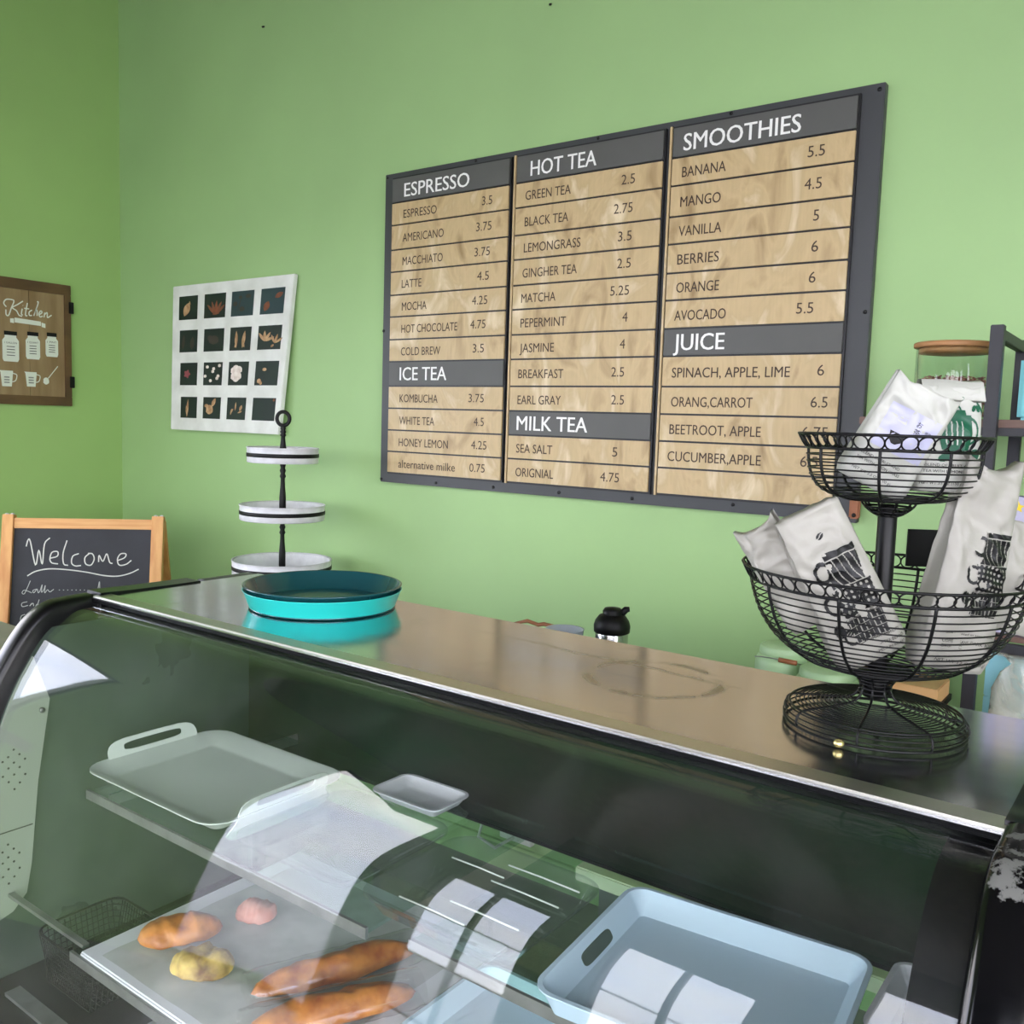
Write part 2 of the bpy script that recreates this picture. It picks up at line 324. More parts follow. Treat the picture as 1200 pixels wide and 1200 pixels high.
def letter(mb, s, x0, x1, zb, cap, fn, off=0, bold=0):
    """letters between x0 and x1, baseline zb, capital height cap; fn(x,z) gives the point"""
    global CAP
    if CAP is None: d = text_data('H'); CAP = d[5] - d[4]
    v, f, a, b, c, d = text_data(s, off); k = cap / CAP; sx = (x1 - x0) / (b - a)
    for i, dx in enumerate((-bold, 0, bold) if bold else (0,)):
        mb.add([Vector(fn(x0 + (p[0] - a) * sx + dx, zb + p[1] * k)) - Vector((0, .0002 * i, 0)) for p in v], f)

# ------------------------------------------------------------------ room shell
YB, XL, ZC, YF, XR = 2.6, -4.42, 4.0, -3.0, 3.0
struct(MB().box(XL - .3, XR + .3, YF - .3, YB + .3, -.1, 0).build('floor', M['floor']))
struct(MB().box(XL - .3, XR + .3, YF - .3, YB + .3, ZC, ZC + .1).build('ceiling', M['ceiling']))
struct(MB().box(XL - .15, XR + .15, YB, YB + .12, 0, ZC).build('wall_back', M['wall']))
def holed_wall(name, m, axis, p0, p1, a0, a1, holes):
    mb = MB(); holes = sorted(holes); cur = a0
    def bx(u0, u1, z0, z1):
        if u1 - u0 < 1e-4 or z1 - z0 < 1e-4: return
        if axis == 'y': mb.box(u0, u1, p0, p1, z0, z1)
        else: mb.box(p0, p1, u0, u1, z0, z1)
    for (u0, u1, z0, z1) in holes:
        bx(cur, u0, 0, ZC); bx(u0, u1, 0, z0); bx(u0, u1, z1, ZC); cur = u1
    bx(cur, a1, 0, ZC)
    return struct(mb.build(name, m))
FH = [(-4.57, -4.02, .03, 3.42), (-3.55, -2.74, .03, 2.36), (-2.30, -1.50, .03, 2.40), (-1.07, -.1, .03, 3.5), (.1, 1.4, .03, 3.85), (1.5, 2.8, .03, 3.85)]  # last two openings are unseen, added to brighten the room
LH = [(-3.0, -2.2, .03, 3.42), (-.62, 1.05, .3, 2.34)]
ADDED_RH = [(-2.8, -.9, .3, 3.85), (-.7, .5, .3, 3.85)]  # unseen right-hand openings, added to raise the light on the walls
holed_wall('wall_front', M['wall_front'], 'y', YF - .15, YF, XL - .15, XR + .12, FH)
holed_wall('wall_left', M['wall_left'], 'x', XL - .12, XL, YF, YB, LH)
holed_wall('wall_right', M['wall'], 'x', XR, XR + .12, YF, YB, ADDED_RH)
def window(i, kind, a0, a1, z0, z1, bars, mull):
    open_corner = a0 < -2.99 and (kind == 'l' or a0 < -4.4)
    xw = XL - .06 if kind == 'l' else XR + .06
    """kind 'f': front wall, 'l': left wall"""
    t = bpy.data.objects.new('window_%d' % i, None); C.objects.link(t); struct(t)  # covers windows mirrored in the case and those added for more light
    t.location = ((a0 + a1) / 2, YF - .07, z0) if kind == 'f' else (xw, (a0 + a1) / 2, z0)
    def bx(mb, u0, u1, w0, w1, d=.03):
        if kind == 'f': mb.box(u0, u1, YF - .07 - d, YF - .07 + d, w0, w1)
        else: mb.box(xw - d, xw + d, u0, u1, w0, w1)
    mb = MB(); f = .025
    (None if open_corner else bx(mb, a0, a0 + f, z0, z1)); bx(mb, a1 - f, a1, z0, z1); bx(mb, a0 + f, a1 - f, z0, z0 + f); bx(mb, a0 + f, a1 - f, z1 - f, z1)
    fr = mb.build('window_frame', M['frame_dark'], t)
    for m_ in mull:
        mb = MB(); bx(mb, m_ - .017, m_ + .017, z0 + f, z1 - f, .02); mb.build('mullion', M['frame_dark'], t)
    for b in bars:
        mb = MB(); bx(mb, a0 + f, a1 - f, b - .011, b + .011, .014); mb.build('glazing_bar', M['frame_dark'], t)
    mb = MB(); bx(mb, a0 + .01, a1 - .01, z0 + .01, z1 - .01, .003); mb.build('window_pane', M['pane'], t)
    if kind == 'f': portal(((a0 + a1) / 2, YF - .16, (z0 + z1) / 2), (PI / 2, 0, PI), a1 - a0, z1 - z0)
    elif kind == 'r': portal((XR + .13, (a0 + a1) / 2, (z0 + z1) / 2), (PI / 2, 0, -PI / 2 + PI), a1 - a0, z1 - z0)
    else: portal((XL - .13, (a0 + a1) / 2, (z0 + z1) / 2), (PI / 2, 0, PI / 2), a1 - a0, z1 - z0)
wi = 1
for (a0, a1, z0, z1), bars, mull in zip(FH, ([], (1.42, .9, .36), (1.42, .9, .36), [], [1.9], [1.9]), ([], [-3.15], [-1.90], [], [.75], [2.15])):
    window(wi, 'f', a0, a1, z0, z1, bars, mull); wi += 1
for (a0, a1, z0, z1) in LH:
    window(wi, 'l', a0, a1, z0, z1, [], []); wi += 1
for (a0, a1, z0, z1) in ADDED_RH:
    window(wi, 'r', a0, a1, z0, z1, [1.9], [(a0 + a1) / 2]); wi += 1
struct(MB().box(XR + .35, 60, YF - .35, 60, -.2, -.05).build('ground_pavement', M['pavement']))
struct(MB().box(-60, 60, -60, YF - .35, -.2, -.05).build('ground_pavement', M['pavement']))
struct(MB().box(-60, XL - .35, YF - .35, 60, -.2, -.05).build('ground_pavement', M['pavement']))
struct(MB().box(XL, XR, YB - .014, YB, 0, .1).build('baseboard_back', M['wall']))
struct(MB().box(XL, XL + .014, YF, YB, 0, .1).build('baseboard_left', M['wall_left']))

# ------------------------------------------------------------------ menu board
ROWZ = [2.52, 2.43, 2.348, 2.257, 2.176, 2.09, 2.009, 1.924, 1.841, 1.749, 1.665, 1.582, 1.50, 1.418]
menu = thing('menu_board', 'large charcoal wall menu of three plywood columns with cut-in prices', 'menu board', (-1.63, 2.58, 1.379))
MB().box(-2.541, -.722, 2.572, 2.5985, 1.379, 2.544).build('backboard', M['dark_grey'], menu, bevel=.002)
MENU = [
 [('ESPRESSO', -2.426, -2.115), ('ESPRESSO', -2.428, -2.264, '3.5', -2.055, -2.01), ('AMERICANO', -2.43, -2.228, '3.75', -2.078, -2.01), ('MACCHIATO', -2.428, -2.23, '3.75', -2.083, -2.014), ('LATTE', -2.43, -2.331, '4.5', -2.068, -2.015), ('MOCHA', -2.427, -2.303, '4.25', -2.088, -2.019), ('HOT CHOCOLATE', -2.427, -2.153, '4.75', -2.093, -2.024), ('COLD BREW', -2.427, -2.231, '3.5', -2.079, -2.028), ('ICE TEA', -2.431, -2.199), ('KOMBUCHA', -2.429, -2.238, '3.75', -2.092, -2.022), ('WHITE TEA', -2.429, -2.252, '4.5', -2.065, -2.019), ('HONEY LEMON', -2.429, -2.183, '4.25', -2.074, -2.004), ('alternative milke', -2.429, -2.147, '0.75', -2.079, -2.009)],
 [('HOT TEA', -1.85, -1.594), ('GREEN TEA', -1.868, -1.687, '2.5', -1.499, -1.451), ('BLACK TEA', -1.868, -1.693, '2.75', -1.522, -1.455), ('LEMONGRASS', -1.868, -1.642, '3.5', -1.503, -1.454), ('GINGHER TEA', -1.87, -1.652, '2.5', -1.502, -1.453), ('MATCHA', -1.872, -1.732, '5.25', -1.523, -1.455), ('PEPERMINT', -1.872, -1.687, '4', -1.475, -1.456), ('JASMINE', -1.872, -1.731, '4', -1.48, -1.461), ('BREAKFAST', -1.874, -1.69, '2.5', -1.507, -1.46), ('EARL GRAY', -1.874, -1.696, '2.5', -1.503, -1.456), ('MILK TEA', -1.874, -1.589), ('SEA SALT', -1.873, -1.723, '5', -1.491, -1.472), ('ORIGNIAL', -1.873, -1.716, '4.75', -1.532, -1.462)],
 [('SMOOTHIES', -1.29, -.937), ('BANANA', -1.291, -1.152, '5.5', -.913, -.866), ('MANGO', -1.292, -1.163, '4.5', -.917, -.869), ('VANILLA', -1.293, -1.156, '5', -.887, -.871), ('BERRIES', -1.293, -1.159, '6', -.887, -.868), ('ORANGE', -1.292, -1.154, '6', -.889, -.87), ('AVOCADO', -1.294, -1.128, '5.5', -.919, -.871), ('JUICE', -1.292, -1.128), ('SPINACH, APPLE, LIME', -1.293, -.926, '6', -.849, -.83), ('ORANG,CARROT', -1.291, -1.031, '6.5', -.862, -.815), ('BEETROOT, APPLE', -1.292, -1.001, '6.75', -.881, -.809), ('CUCUMBER,APPLE', -1.294, -.996, '6.5', -.881, -.832), None]]
COLX = [(-2.488, -1.941), (-1.909, -1.359), (-1.326, -.787)]
HEADS = [{0, 8}, {0, 10}, {0, 7}]
YT = 2.5555
for ci, col in enumerate(MENU):
    xa, xb = COLX[ci]
    # black slot that the strips slide in, with the pale ply edge showing at its left
    MB().box(xa - .004, xb + .006, 2.562, 2.5725, ROWZ[-1] - .004, ROWZ[0] + .003).build('column_back', M['black_dot'], menu)
    if ci: MB().box(xa - .011, xa - .0045, 2.556, 2.5725, ROWZ[-1] - .004, ROWZ[0] + .003).build('column_edge', M['ply'], menu)
    for ri in range(13):
        z1, z0 = ROWZ[ri], ROWZ[ri + 1]; hd = ri in HEADS[ci]
        st = MB().box(xa, xb, YT + .0005, 2.564, z0 + .0029, z1 - .0029).build('header_strip' if hd else 'menu_strip', M['head_grey' if hd else 'ply'], menu, bevel=.0008)
        r = col[ri]
        if r is None: continue
        mb = MB(); cap = .048 if hd else .0295
        zb = (z0 + z1) / 2 - cap / 2 - (.0 if hd else .004) + (-.004 if ri == 0 else 0)
        fn = lambda x, z: (x, YT, z)
        letter(mb, r[0], r[1], r[2], zb, cap, fn, 0, .0009 if hd else .0003)
        mb.build('heading_lettering' if hd else 'item_lettering', M['white_ink' if hd else 'ink'], st)
        if len(r) > 3:
            mb = MB(); letter(mb, r[3], r[4], r[5], zb + .004, cap, fn); mb.build('price_lettering', M['ink'], st)
for (x, z) in ((-2.53, 2.532), (-2.533, 1.39), (-.737, 2.527), (-.735, 1.95), (-1.08, 1.402), (-1.42, 1.395), (-1.70, 1.395), (-1.98, 1.394), (-2.25, 1.392), (-2.535, 1.96), (-2.1, 2.535), (-1.6, 2.535), (-1.15, 2.535)):
    mb = MB(); mb.tube([(x, 2.5735, z), (x, 2.569, z)], .0055, 10); mb.build('screw', M['black_dot'], menu)
tg = MB().box(-.738, -.710, 2.552, 2.568, 1.392, 1.452); tg = tg.build('wooden_tag', M['wood_handle'], bevel=.004)
tag(tg, 'small reddish wooden tag with a dark hole at the menu board\'s lower right corner', 'tag')
MB().tube([(-.7235, 2.553, 1.402), (-.7235, 2.5505, 1.402)], .006, 10).build('hole', M['black_dot'], tg)

for (x, z, lb) in ((-1.822, 3.005, 'tiny dark nail high in the green wall above the menu board'), (-3.30, 3.26, 'tiny dark nail in the green wall above the botanical print')):
    tag(MB().tube([(x, 2.6, z), (x + .004, 2.588, z - .006)], .004, 6).build('wall_nail', M['plastic_black']), lb, 'nail')
# ------------------------------------------------------------------ floral print board
fl = thing('botanical_print', 'white-washed wall board with sixteen dark squares of dried leaves and flowers', 'wall art', (-3.5, 2.57, 1.543))
def FP(u, v, d=0):   # u left-right 0..1, v top-bottom 0..1; the board widens to its top and leans off the wall at its foot
    xa = -3.927 + .010 * v; xb = -3.062 - .068 * v
    return Vector((xa + (xb - xa) * u, 2.574 - .022 * v - d, 2.214 - .671 * v + .0 * u))
mb = MB(); th = .022
vs = [FP(0, 0), FP(1, 0), FP(1, 1), FP(0, 1)]; bk = [p + Vector((0, th, 0)) for p in vs]
mb.add(vs + bk, [(0, 1, 2, 3), (7, 6, 5, 4), (0, 4, 5, 1), (1, 5, 6, 2), (2, 6, 7, 3), (3, 7, 4, 0)])
mb.build('board', M['canvas'], fl, bevel=.003)
CU = [(.063, .232), (.293, .476), (.527, .708), (.764, .946)]
CV = [(.076, .238), (.310, .462), (.535, .690), (.770, .916)]
CUB = [(.100, .258), (.318, .480), (.540, .705), (.765, .955)]
def leaf(mb, c, ang, L, W, n=7):
    pts = []
    for k in range(n):
        t = k / (n - 1); pts.append((t * L, W * math.sin(PI * t) ** .8))
    for k in range(n - 2, 0, -1):
        t = k / (n - 1); pts.append((t * L, -W * math.sin(PI * t) ** .8))
    ca, sa = math.cos(ang), math.sin(ang)
    return [(c[0] + x * ca - y * sa, c[1] + x * sa + y * ca) for x, y in pts]
def blob(c, rx, ry, n=12, k=0): return [(c[0] + rx * math.cos(a * 2 * PI / n) * (1 + .12 * math.sin(3 * a + k)), c[1] + ry * math.sin(a * 2 * PI / n)) for a in range(n)]
rnd = random.Random(3)
PICS = [
 ('leaf_tan', [leaf(0, (.30, .15), 1.15, .62, .17), leaf(0, (.56, .78), -1.2, .18, .02)]), ('leaf_rust', [leaf(0, (.55, .12), a, .6, .06) for a in (.75, 1.1, 1.5, 1.9, 2.3)] + [leaf(0, (.4, .15), .1, .35, .04)]),
 ('leaf_dim', [blob((.4, .75), .08, .07), blob((.75, .78), .12, .08), blob((.18, .5), .1, .1), blob((.5, .28), .12, .1), leaf(0, (.3, .2), 1.3, .6, .02)]), ('leaf_rust', [leaf(0, (.2, .12), 1.2, .42, .13), leaf(0, (.6, .62), .5, .38, .1)]),
 ('leaf_dim', [leaf(0, (.2, .1), 1.5, .7, .08), leaf(0, (.7, .1), 1.5, .6, .12)]), ('leaf_dim', [blob((.5, .5), .25, .2), blob((.3, .6), .12, .12)]),
 ('leaf_tan', [leaf(0, (.32, .1), 1.6, .75, .07), leaf(0, (.62, .1), 1.45, .75, .08), leaf(0, (.25, .12), 1.2, .3, .04), leaf(0, (.72, .12), 1.9, .3, .04)]), ('leaf_tan', [leaf(0, (.3, .35), a, .45, .06) for a in (.4, 1.0, 1.6, 2.2)] + [leaf(0, (.75, .25), a, .4, .05) for a in (.6, 1.3, 2.0)] + [leaf(0, (.6, .1), .7, .16, .05)]),
 ('leaf_pink', [leaf(0, (.42, .5), a, .2, .07) for a in (0, 1.25, 2.5, 3.7, 5)] ), ('cotton', [blob((x, y), .08, .07) for x, y in ((.2, .8), (.5, .6), (.85, .85), (.1, .4), (.4, .2), (.8, .4), (.55, .72), (.75, .3))]),
 ('cotton', [blob((.28, .62), .17, .16), blob((.52, .66), .17, .16), blob((.3, .38), .17, .17), blob((.5, .40), .17, .18), blob((.4, .26), .14, .12), blob((.38, .76), .14, .1)]), ('leaf_tan', [blob((.4, .66), .09, .07), blob((.2, .18), .09, .1), blob((.28, .1), .06, .08)]),
 ('leaf_tan', [leaf(0, (.4, .05), 1.5, .85, .06), leaf(0, (.42, .1), 1.7, .5, .06)]), ('leaf_tan', [blob((.38, .42), .2, .22), leaf(0, (.5, .55), 1.1, .45, .1), blob((.2, .6), .12, .08)]),
 ('leaf_tan', [leaf(0, (.45, .4), 1.5, .4, .04), leaf(0, (.2, .3), .9, .25, .05), leaf(0, (.7, .4), 1.2, .28, .07), leaf(0, (.6, .3), .4, .25, .04), leaf(0, (.22, .2), 1.4, .3, .04)]), ('leaf_rust', [leaf(0, (.9, .84), 1.3, .14, .05)])]
for r in range(4):
    for c in range(4):
        f = r / 3; u0 = CU[c][0] * (1 - f) + CUB[c][0] * f; u1 = CU[c][1] * (1 - f) + CUB[c][1] * f; v0, v1 = CV[r]
        if True:
            mb = MB(); P4 = [FP(u0, v0, .0012), FP(u1, v0, .0012), FP(u1, v1, .0012), FP(u0, v1, .0012)]; B4 = [p + Vector((0, .001, 0)) for p in P4]
            mb.add(P4 + B4, [(0, 1, 2, 3), (7, 6, 5, 4), (0, 4, 5, 1), (1, 5, 6, 2), (2, 6, 7, 3), (3, 7, 4, 0)])
            ce = mb.build('picture_square', M['cell_blue' if (r, c) in ((0, 2), (0, 3)) else 'cell'], fl)
            mk, shapes = PICS[r * 4 + c]; mb = MB()
            for i, s in enumerate(shapes):
                mb.add([FP(u0 + (u1 - u0) * a, v1 + (v0 - v1) * b, .0016 + .0001 * i) for a, b in s], [tuple(range(len(s)))[::-1]])
            po = mb.build('pressed_plant', M[mk], ce); po['kind'] = 'stuff'

# ------------------------------------------------------------------ kitchen sign on the left wall
XS = -4.40
ks = thing('kitchen_sign', 'brown plank wall sign with white jars and mugs under the word Kitchen', 'sign', (XS, 1.95, 1.635))
ya, yb = 1.60, 2.328
for i, (a, b) in enumerate(((ya + .03, 1.80), (1.802, 1.97), (1.972, 2.13), (2.132, yb - .03))):
    MB().box(XL, XS, a, b, 1.68, 2.165).build('plank', M['walnut'], ks)
MB().box(XL, XS + .008, ya, yb, 2.165, 2.213).build('frame_rail', M['walnut_dark'], ks, bevel=.002)
MB().box(XL, XS + .008, ya, yb, 1.637, 1.68).build('frame_rail', M['walnut_dark'], ks, bevel=.002)
MB().box(XL, XS + .008, yb - .032, yb, 1.68, 2.165).build('frame_rail', M['walnut_dark'], ks, bevel=.002)
MB().box(XL, XS + .008, ya, ya + .032, 1.68, 2.165).build('frame_rail', M['walnut_dark'], ks, bevel=.002)
for z in (2.08, 1.725):
    MB().box(XL + .002, XS + .012, yb - .012, yb + .012, z, z + .055).build('hinge', M['plastic_black'], ks, bevel=.002)
KIT = [[(2.029, 2.078), (2.018, 2.094), (2.03, 2.112), (2.058, 2.113), (2.063, 2.105), (2.051, 2.075), (2.039, 2.042), (2.028, 2.043), (2.027, 2.066)], [(2.104, 2.113), (2.08, 2.095), (2.056, 2.078), (2.074, 2.066), (2.085, 2.047), (2.099, 2.043)], [(2.1, 2.078), (2.096, 2.054), (2.102, 2.049)], [(2.103, 2.094), (2.104, 2.093)], [(2.124, 2.107), (2.114, 2.053), (2.123, 2.048)], [(2.109, 2.081), (2.132, 2.081)], [(2.145, 2.077), (2.132, 2.067), (2.132, 2.052), (2.144, 2.052)], [(2.168, 2.118), (2.174, 2.113), (2.152, 2.051)], [(2.157, 2.069), (2.167, 2.08), (2.168, 2.053)], [(2.178, 2.06), (2.191, 2.071), (2.185, 2.078), (2.176, 2.063), (2.182, 2.05), (2.194, 2.055)], [(2.204, 2.072), (2.2, 2.05)], [(2.203, 2.063), (2.215, 2.073), (2.216, 2.051), (2.227, 2.057), (2.236, 2.064)]]
def stroke(mb, pts, w_, fn, d=0):
    """flat pen stroke through 2-D points, smoothed, with width w_"""
    P = [Vector(p).to_2d() if len(p) == 2 else Vector(p) for p in pts]
    if len(P) > 2:
        Q = []
        E_ = [P[0] * 2 - P[1]] + P + [P[-1] * 2 - P[-2]]
        for i in range(1, len(E_) - 2):
            for k in range(5):
                t = k / 5; a, b, c, e = E_[i - 1], E_[i], E_[i + 1], E_[i + 2]
                Q.append(.5 * ((2 * b) + (c - a) * t + (2 * a - 5 * b + 4 * c - e) * t * t + (3 * b - a - 3 * c + e) * t ** 3))
        Q.append(E_[-2]); P = Q
    vs = []
    for i, p in enumerate(P):
        t = (P[min(i + 1, len(P) - 1)] - P[max(i - 1, 0)]); t = t.normalized() if t.length > 1e-9 else Vector((1, 0))
        n = Vector((-t.y, t.x)) * w_ / 2
        vs += [fn(*(p + n)), fn(*(p - n))]
    fs = [(2 * i, 2 * i + 1, 2 * i + 3, 2 * i + 2) for i in range(len(P) - 1)]
    mb.add(vs, fs)
mb = MB(); fk = lambda y, z: (XS + .0012, y, z)
for s in KIT: stroke(mb, s, .0055, fk)
mb.build('script_lettering', M['jar_print'], ks)
mb = MB(); mb.add([fk(2.065, 2.012 - .0), fk(2.065, 2.034), fk(2.185, 2.028), fk(2.185, 2.008)], [(0, 3, 2, 1)])
mb.add([fk(2.045, 2.01), fk(2.045, 2.028), fk(2.062, 2.03), fk(2.062, 2.008)], [(0, 3, 2, 1)]); mb.add([fk(2.188, 2.004), fk(2.188, 2.024), fk(2.206, 2.02), fk(2.206, 2.0)], [(0, 3, 2, 1)])
mb.build('ribbon', M['jar_print'], ks)
for (yc, z0, w_, h) in ((2.045, 1.832, .074, .12), (2.146, 1.85, .066, .108), (2.235, 1.868, .060, .095), (1.93, 1.82, .078, .125)):
    mb = MB(); W2 = w_ / 2
    o_ = [(-W2 * .85, 0), (-W2, .012), (-W2, h * .8), (-W2 * .7, h * .92), (-W2 * .7, h), (W2 * .7, h), (W2 * .7, h * .92), (W2, h * .8), (W2, .012), (W2 * .85, 0)]
    mb.add([fk(yc + a, z0 + b) for a, b in o_], [tuple(range(len(o_)))[::-1]]); j = mb.build('printed_jar', M['jar_print'], ks)
    mb = MB().box(XS + .0012, XS + .0022, yc - W2 * .78, yc + W2 * .78, z0 + h, z0 + h + .018); mb.build('jar_lid', M['plastic_black'], j)
    mb = MB(); f3 = lambda y, z: (XS + .0018, y, z)
    letter(mb, {2.045: '1 GALLON', 2.146: '1 QUART', 2.235: '1 PINT', 1.93: '1 CUP'}[yc], yc - W2 * .75, yc + W2 * .75, z0 + h * .68, .008, f3)
    for q in range(4): mb.add([f3(yc - W2 * .5, z0 + h * (.58 - .11 * q)), f3(yc + W2 * .5, z0 + h * (.58 - .11 * q)), f3(yc + W2 * .5, z0 + h * (.58 - .11 * q) - .003), f3(yc - W2 * .5, z0 + h * (.58 - .11 * q) - .003)], [(0, 1, 2, 3)])
    mb.build('jar_lettering', M['bag_print'], j)
for (yc, z0, w_, h) in ((2.025, 1.718, .056, .072), (2.135, 1.722, .052, .068)):
    mb = MB(); o_ = [(-w_ * .38, 0), (-w_ / 2, h * .9), (-w_ * .6, h), (w_ / 2, h), (w_ / 2, h * .9), (w_ * .38, 0)]
    mb.add([fk(yc + a, z0 + b) for a, b in o_], [tuple(range(len(o_)))[::-1]])
    stroke(mb, [(yc + w_ * .48, z0 + h * .85), (yc + w_ * .8, z0 + h * .75), (yc + w_ * .7, z0 + h * .4), (yc + w_ * .42, z0 + h * .3)], .004, fk)
    cpp = mb.build('printed_cup', M['jar_print'], ks)
    mb = MB()
    for q in range(3): mb.add([f3(yc - .012, z0 + .045 - q * .012), f3(yc + .012, z0 + .045 - q * .012), f3(yc + .012, z0 + .039 - q * .012), f3(yc - .012, z0 + .039 - q * .012)], [(0, 1, 2, 3)])
    mb.build('cup_lettering', M['zinc'], cpp)
mb = MB(); stroke(mb, [(2.215, 1.765), (2.262, 1.825)], .004, fk); o_ = blob((2.205, 1.752), .014, .017); mb.add([fk(a, b) for a, b in o_], [tuple(range(12))[::-1]]); mb.build('printed_spoon', M['jar_print'], ks)

# ------------------------------------------------------------------ A-frame chalkboard
dx, dy = .6996, .7146; tl = math.radians(11)
A = Vector((-3.96, 1.8, 1.176)); D = Vector((dx, dy, 0)); NF = Vector((dy, -dx, 0)); DN = (Vector((0, 0, -1)) * math.cos(tl) + NF * math.sin(tl)); NN_ = D.cross(DN) * -1
LEN = 1.176 / math.cos(tl)
cb = thing('chalkboard_stand', 'pine A-frame chalkboard with Welcome chalked on it, near the wall corner', 'chalkboard', (A.x + .22, A.y + .22, 0))
def CBP(u, v, n=0): return A + D * u + DN * v + D.cross(DN) * (-n)
if (D.cross(DN) * -1).dot(NF) < 0: CBP = lambda u, v, n=0: A + D * u + DN * v + D.cross(DN) * n
def cbox(u0, u1, v0, v1, n0, n1, name, m, bevel=.002, par=cb):
    vs = [CBP(u, v, n) for u in (u0, u1) for v in (v0, v1) for n in (n0, n1)]
    return MB().add(vs, [(0, 1, 3, 2), (4, 6, 7, 5), (0, 4, 5, 1), (2, 3, 7, 6), (0, 2, 6, 4), (1, 5, 7, 3)]).build(name, m, par, bevel=bevel)
cbox(0, .044, 0, LEN, -.02, .02, 'post', M['pine']); cbox(.592, .64, 0, LEN, -.02, .02, 'post', M['pine'])
cbox(.044, .592, .014, .057, -.012, .012, 'top_rail', M['pine_h']); cbox(.044, .592, .95, .99, -.012, .012, 'bottom_rail', M['pine_h'])
slate = cbox(.044, .592, .057, .95, -.006, .002, 'slate_panel', M['slate'], 0)
for u in (.012, .034, .604, .628):
    c = CBP(u, -.001, 0); MB().lathe([(0, .006), (.007, .004), (.009, 0), (.007, -.003), (0, -.004)], 10, c).build('finial', M['white_enamel'], cb)
back_dir = -NF
for u in (.02, .62):
    p0 = CBP(u, .02, -.03); p1 = Vector((p0.x, p0.y, 0)) + back_dir * .42
    d_ = (p1 - p0); s_ = D * .019; t_ = d_.cross(D).normalized() * .012
    vs = [p + a * s_ + b * t_ for p in (p0, p1) for a in (-1, 1) for b in (-1, 1)]
    MB().add(vs, [(0, 1, 3, 2), (4, 6, 7, 5), (0, 4, 5, 1), (2, 3, 7, 6), (0, 2, 6, 4), (1, 5, 7, 3)]).build('rear_leg', M['pine'], cb)
CHALK = [[(0.094, 0.133), (0.1, 0.106), (0.109, 0.112), (0.134, 0.211), (0.144, 0.148), (0.16, 0.207), (0.165, 0.123), (0.185, 0.096)], [(0.188, 0.182), (0.217, 0.173), (0.218, 0.154), (0.196, 0.157), (0.189, 0.185), (0.198, 0.201), (0.222, 0.205)], [(0.253, 0.106), (0.24, 0.16), (0.244, 0.204), (0.262, 0.211)], [(0.302, 0.161), (0.279, 0.172), (0.275, 0.2), (0.29, 0.213), (0.313, 0.211)], [(0.344, 0.16), (0.327, 0.178), (0.331, 0.204), (0.352, 0.209), (0.364, 0.184), (0.356, 0.162), (0.338, 0.16)], [(0.382, 0.196), (0.383, 0.168), (0.399, 0.193), (0.413, 0.161), (0.426, 0.196), (0.438, 0.202)], [(0.459, 0.189), (0.485, 0.177), (0.49, 0.161), (0.469, 0.161), (0.457, 0.183), (0.465, 0.208), (0.492, 0.205), (0.513, 0.188)], [(0.104, 0.256), (0.135, 0.237), (0.188, 0.226), (0.258, 0.229), (0.335, 0.239), (0.407, 0.253), (0.461, 0.255), (0.509, 0.243), (0.544, 0.225)]]
CHALK2 = [[(0.117, 0.276), (0.107, 0.304), (0.096, 0.33), (0.087, 0.326), (0.096, 0.315), (0.125, 0.326)], [(0.145, 0.31), (0.129, 0.316), (0.133, 0.326), (0.145, 0.311), (0.15, 0.326), (0.157, 0.316), (0.164, 0.292), (0.162, 0.323), (0.171, 0.313), (0.176, 0.295), (0.175, 0.326), (0.186, 0.313), (0.195, 0.322), (0.21, 0.311)], [(0.383, 0.319), (0.389, 0.278), (0.393, 0.316), (0.41, 0.313), (0.424, 0.306), (0.419, 0.322)], [(0.109, 0.363), (0.089, 0.369), (0.091, 0.383), (0.113, 0.378)], [(0.127, 0.369), (0.119, 0.381), (0.131, 0.369), (0.135, 0.381)], [(0.155, 0.354), (0.143, 0.397), (0.145, 0.375), (0.156, 0.375)], [(0.165, 0.375), (0.176, 0.366), (0.168, 0.381), (0.194, 0.375)], [(0.205, .378), (.212, .368), (.218, .38), (.226, .368), (.232, .38)], [(0.103, 0.415), (0.089, 0.422), (0.087, 0.44), (0.102, 0.443)]]
mb = MB(); fc = lambda u, v: CBP(u, v, .0032)
for s in CHALK: stroke(mb, s, .0048, fc)
mb.build('welcome_lettering', M['chalk'], slate)
mb = MB()
for s in CHALK2: stroke(mb, s, .003, fc)
for k in range(9): stroke(mb, [(.23 + .0165 * k, .314), (.234 + .0165 * k, .314)], .003, fc)
mb.build('drink_list_lettering', M['chalk_dim'], slate)

# ------------------------------------------------------------------ back counter along the wall and side counter
bc = thing('back_counter', 'pale laminate counter running along the green wall behind the case', 'counter', (-1.2, 2.3, 0))
MB().box(-3.25, 1.2, 1.98, 2.585, .85, .88).build('worktop', M['counter_back'], bc, bevel=.003)
for x in (-3.2, -2.62, -.2, 1.12): MB().box(x, x + .04, 2.02, 2.06, 0, .85).build('leg', M['zinc'], bc)
sd = thing('side_counter', 'low grey-beige counter end beside the left of the display case', 'counter', (-2.75, .95, 0))
MB().box(-3.2, -2.16, .55, 1.235, .97, 1.0).build('worktop', M['counter_back'], sd, bevel=.003)
MB().box(-3.15, -2.2, .6, 1.2, 0, .97).build('cabinet_body', M['cabinet'], sd)

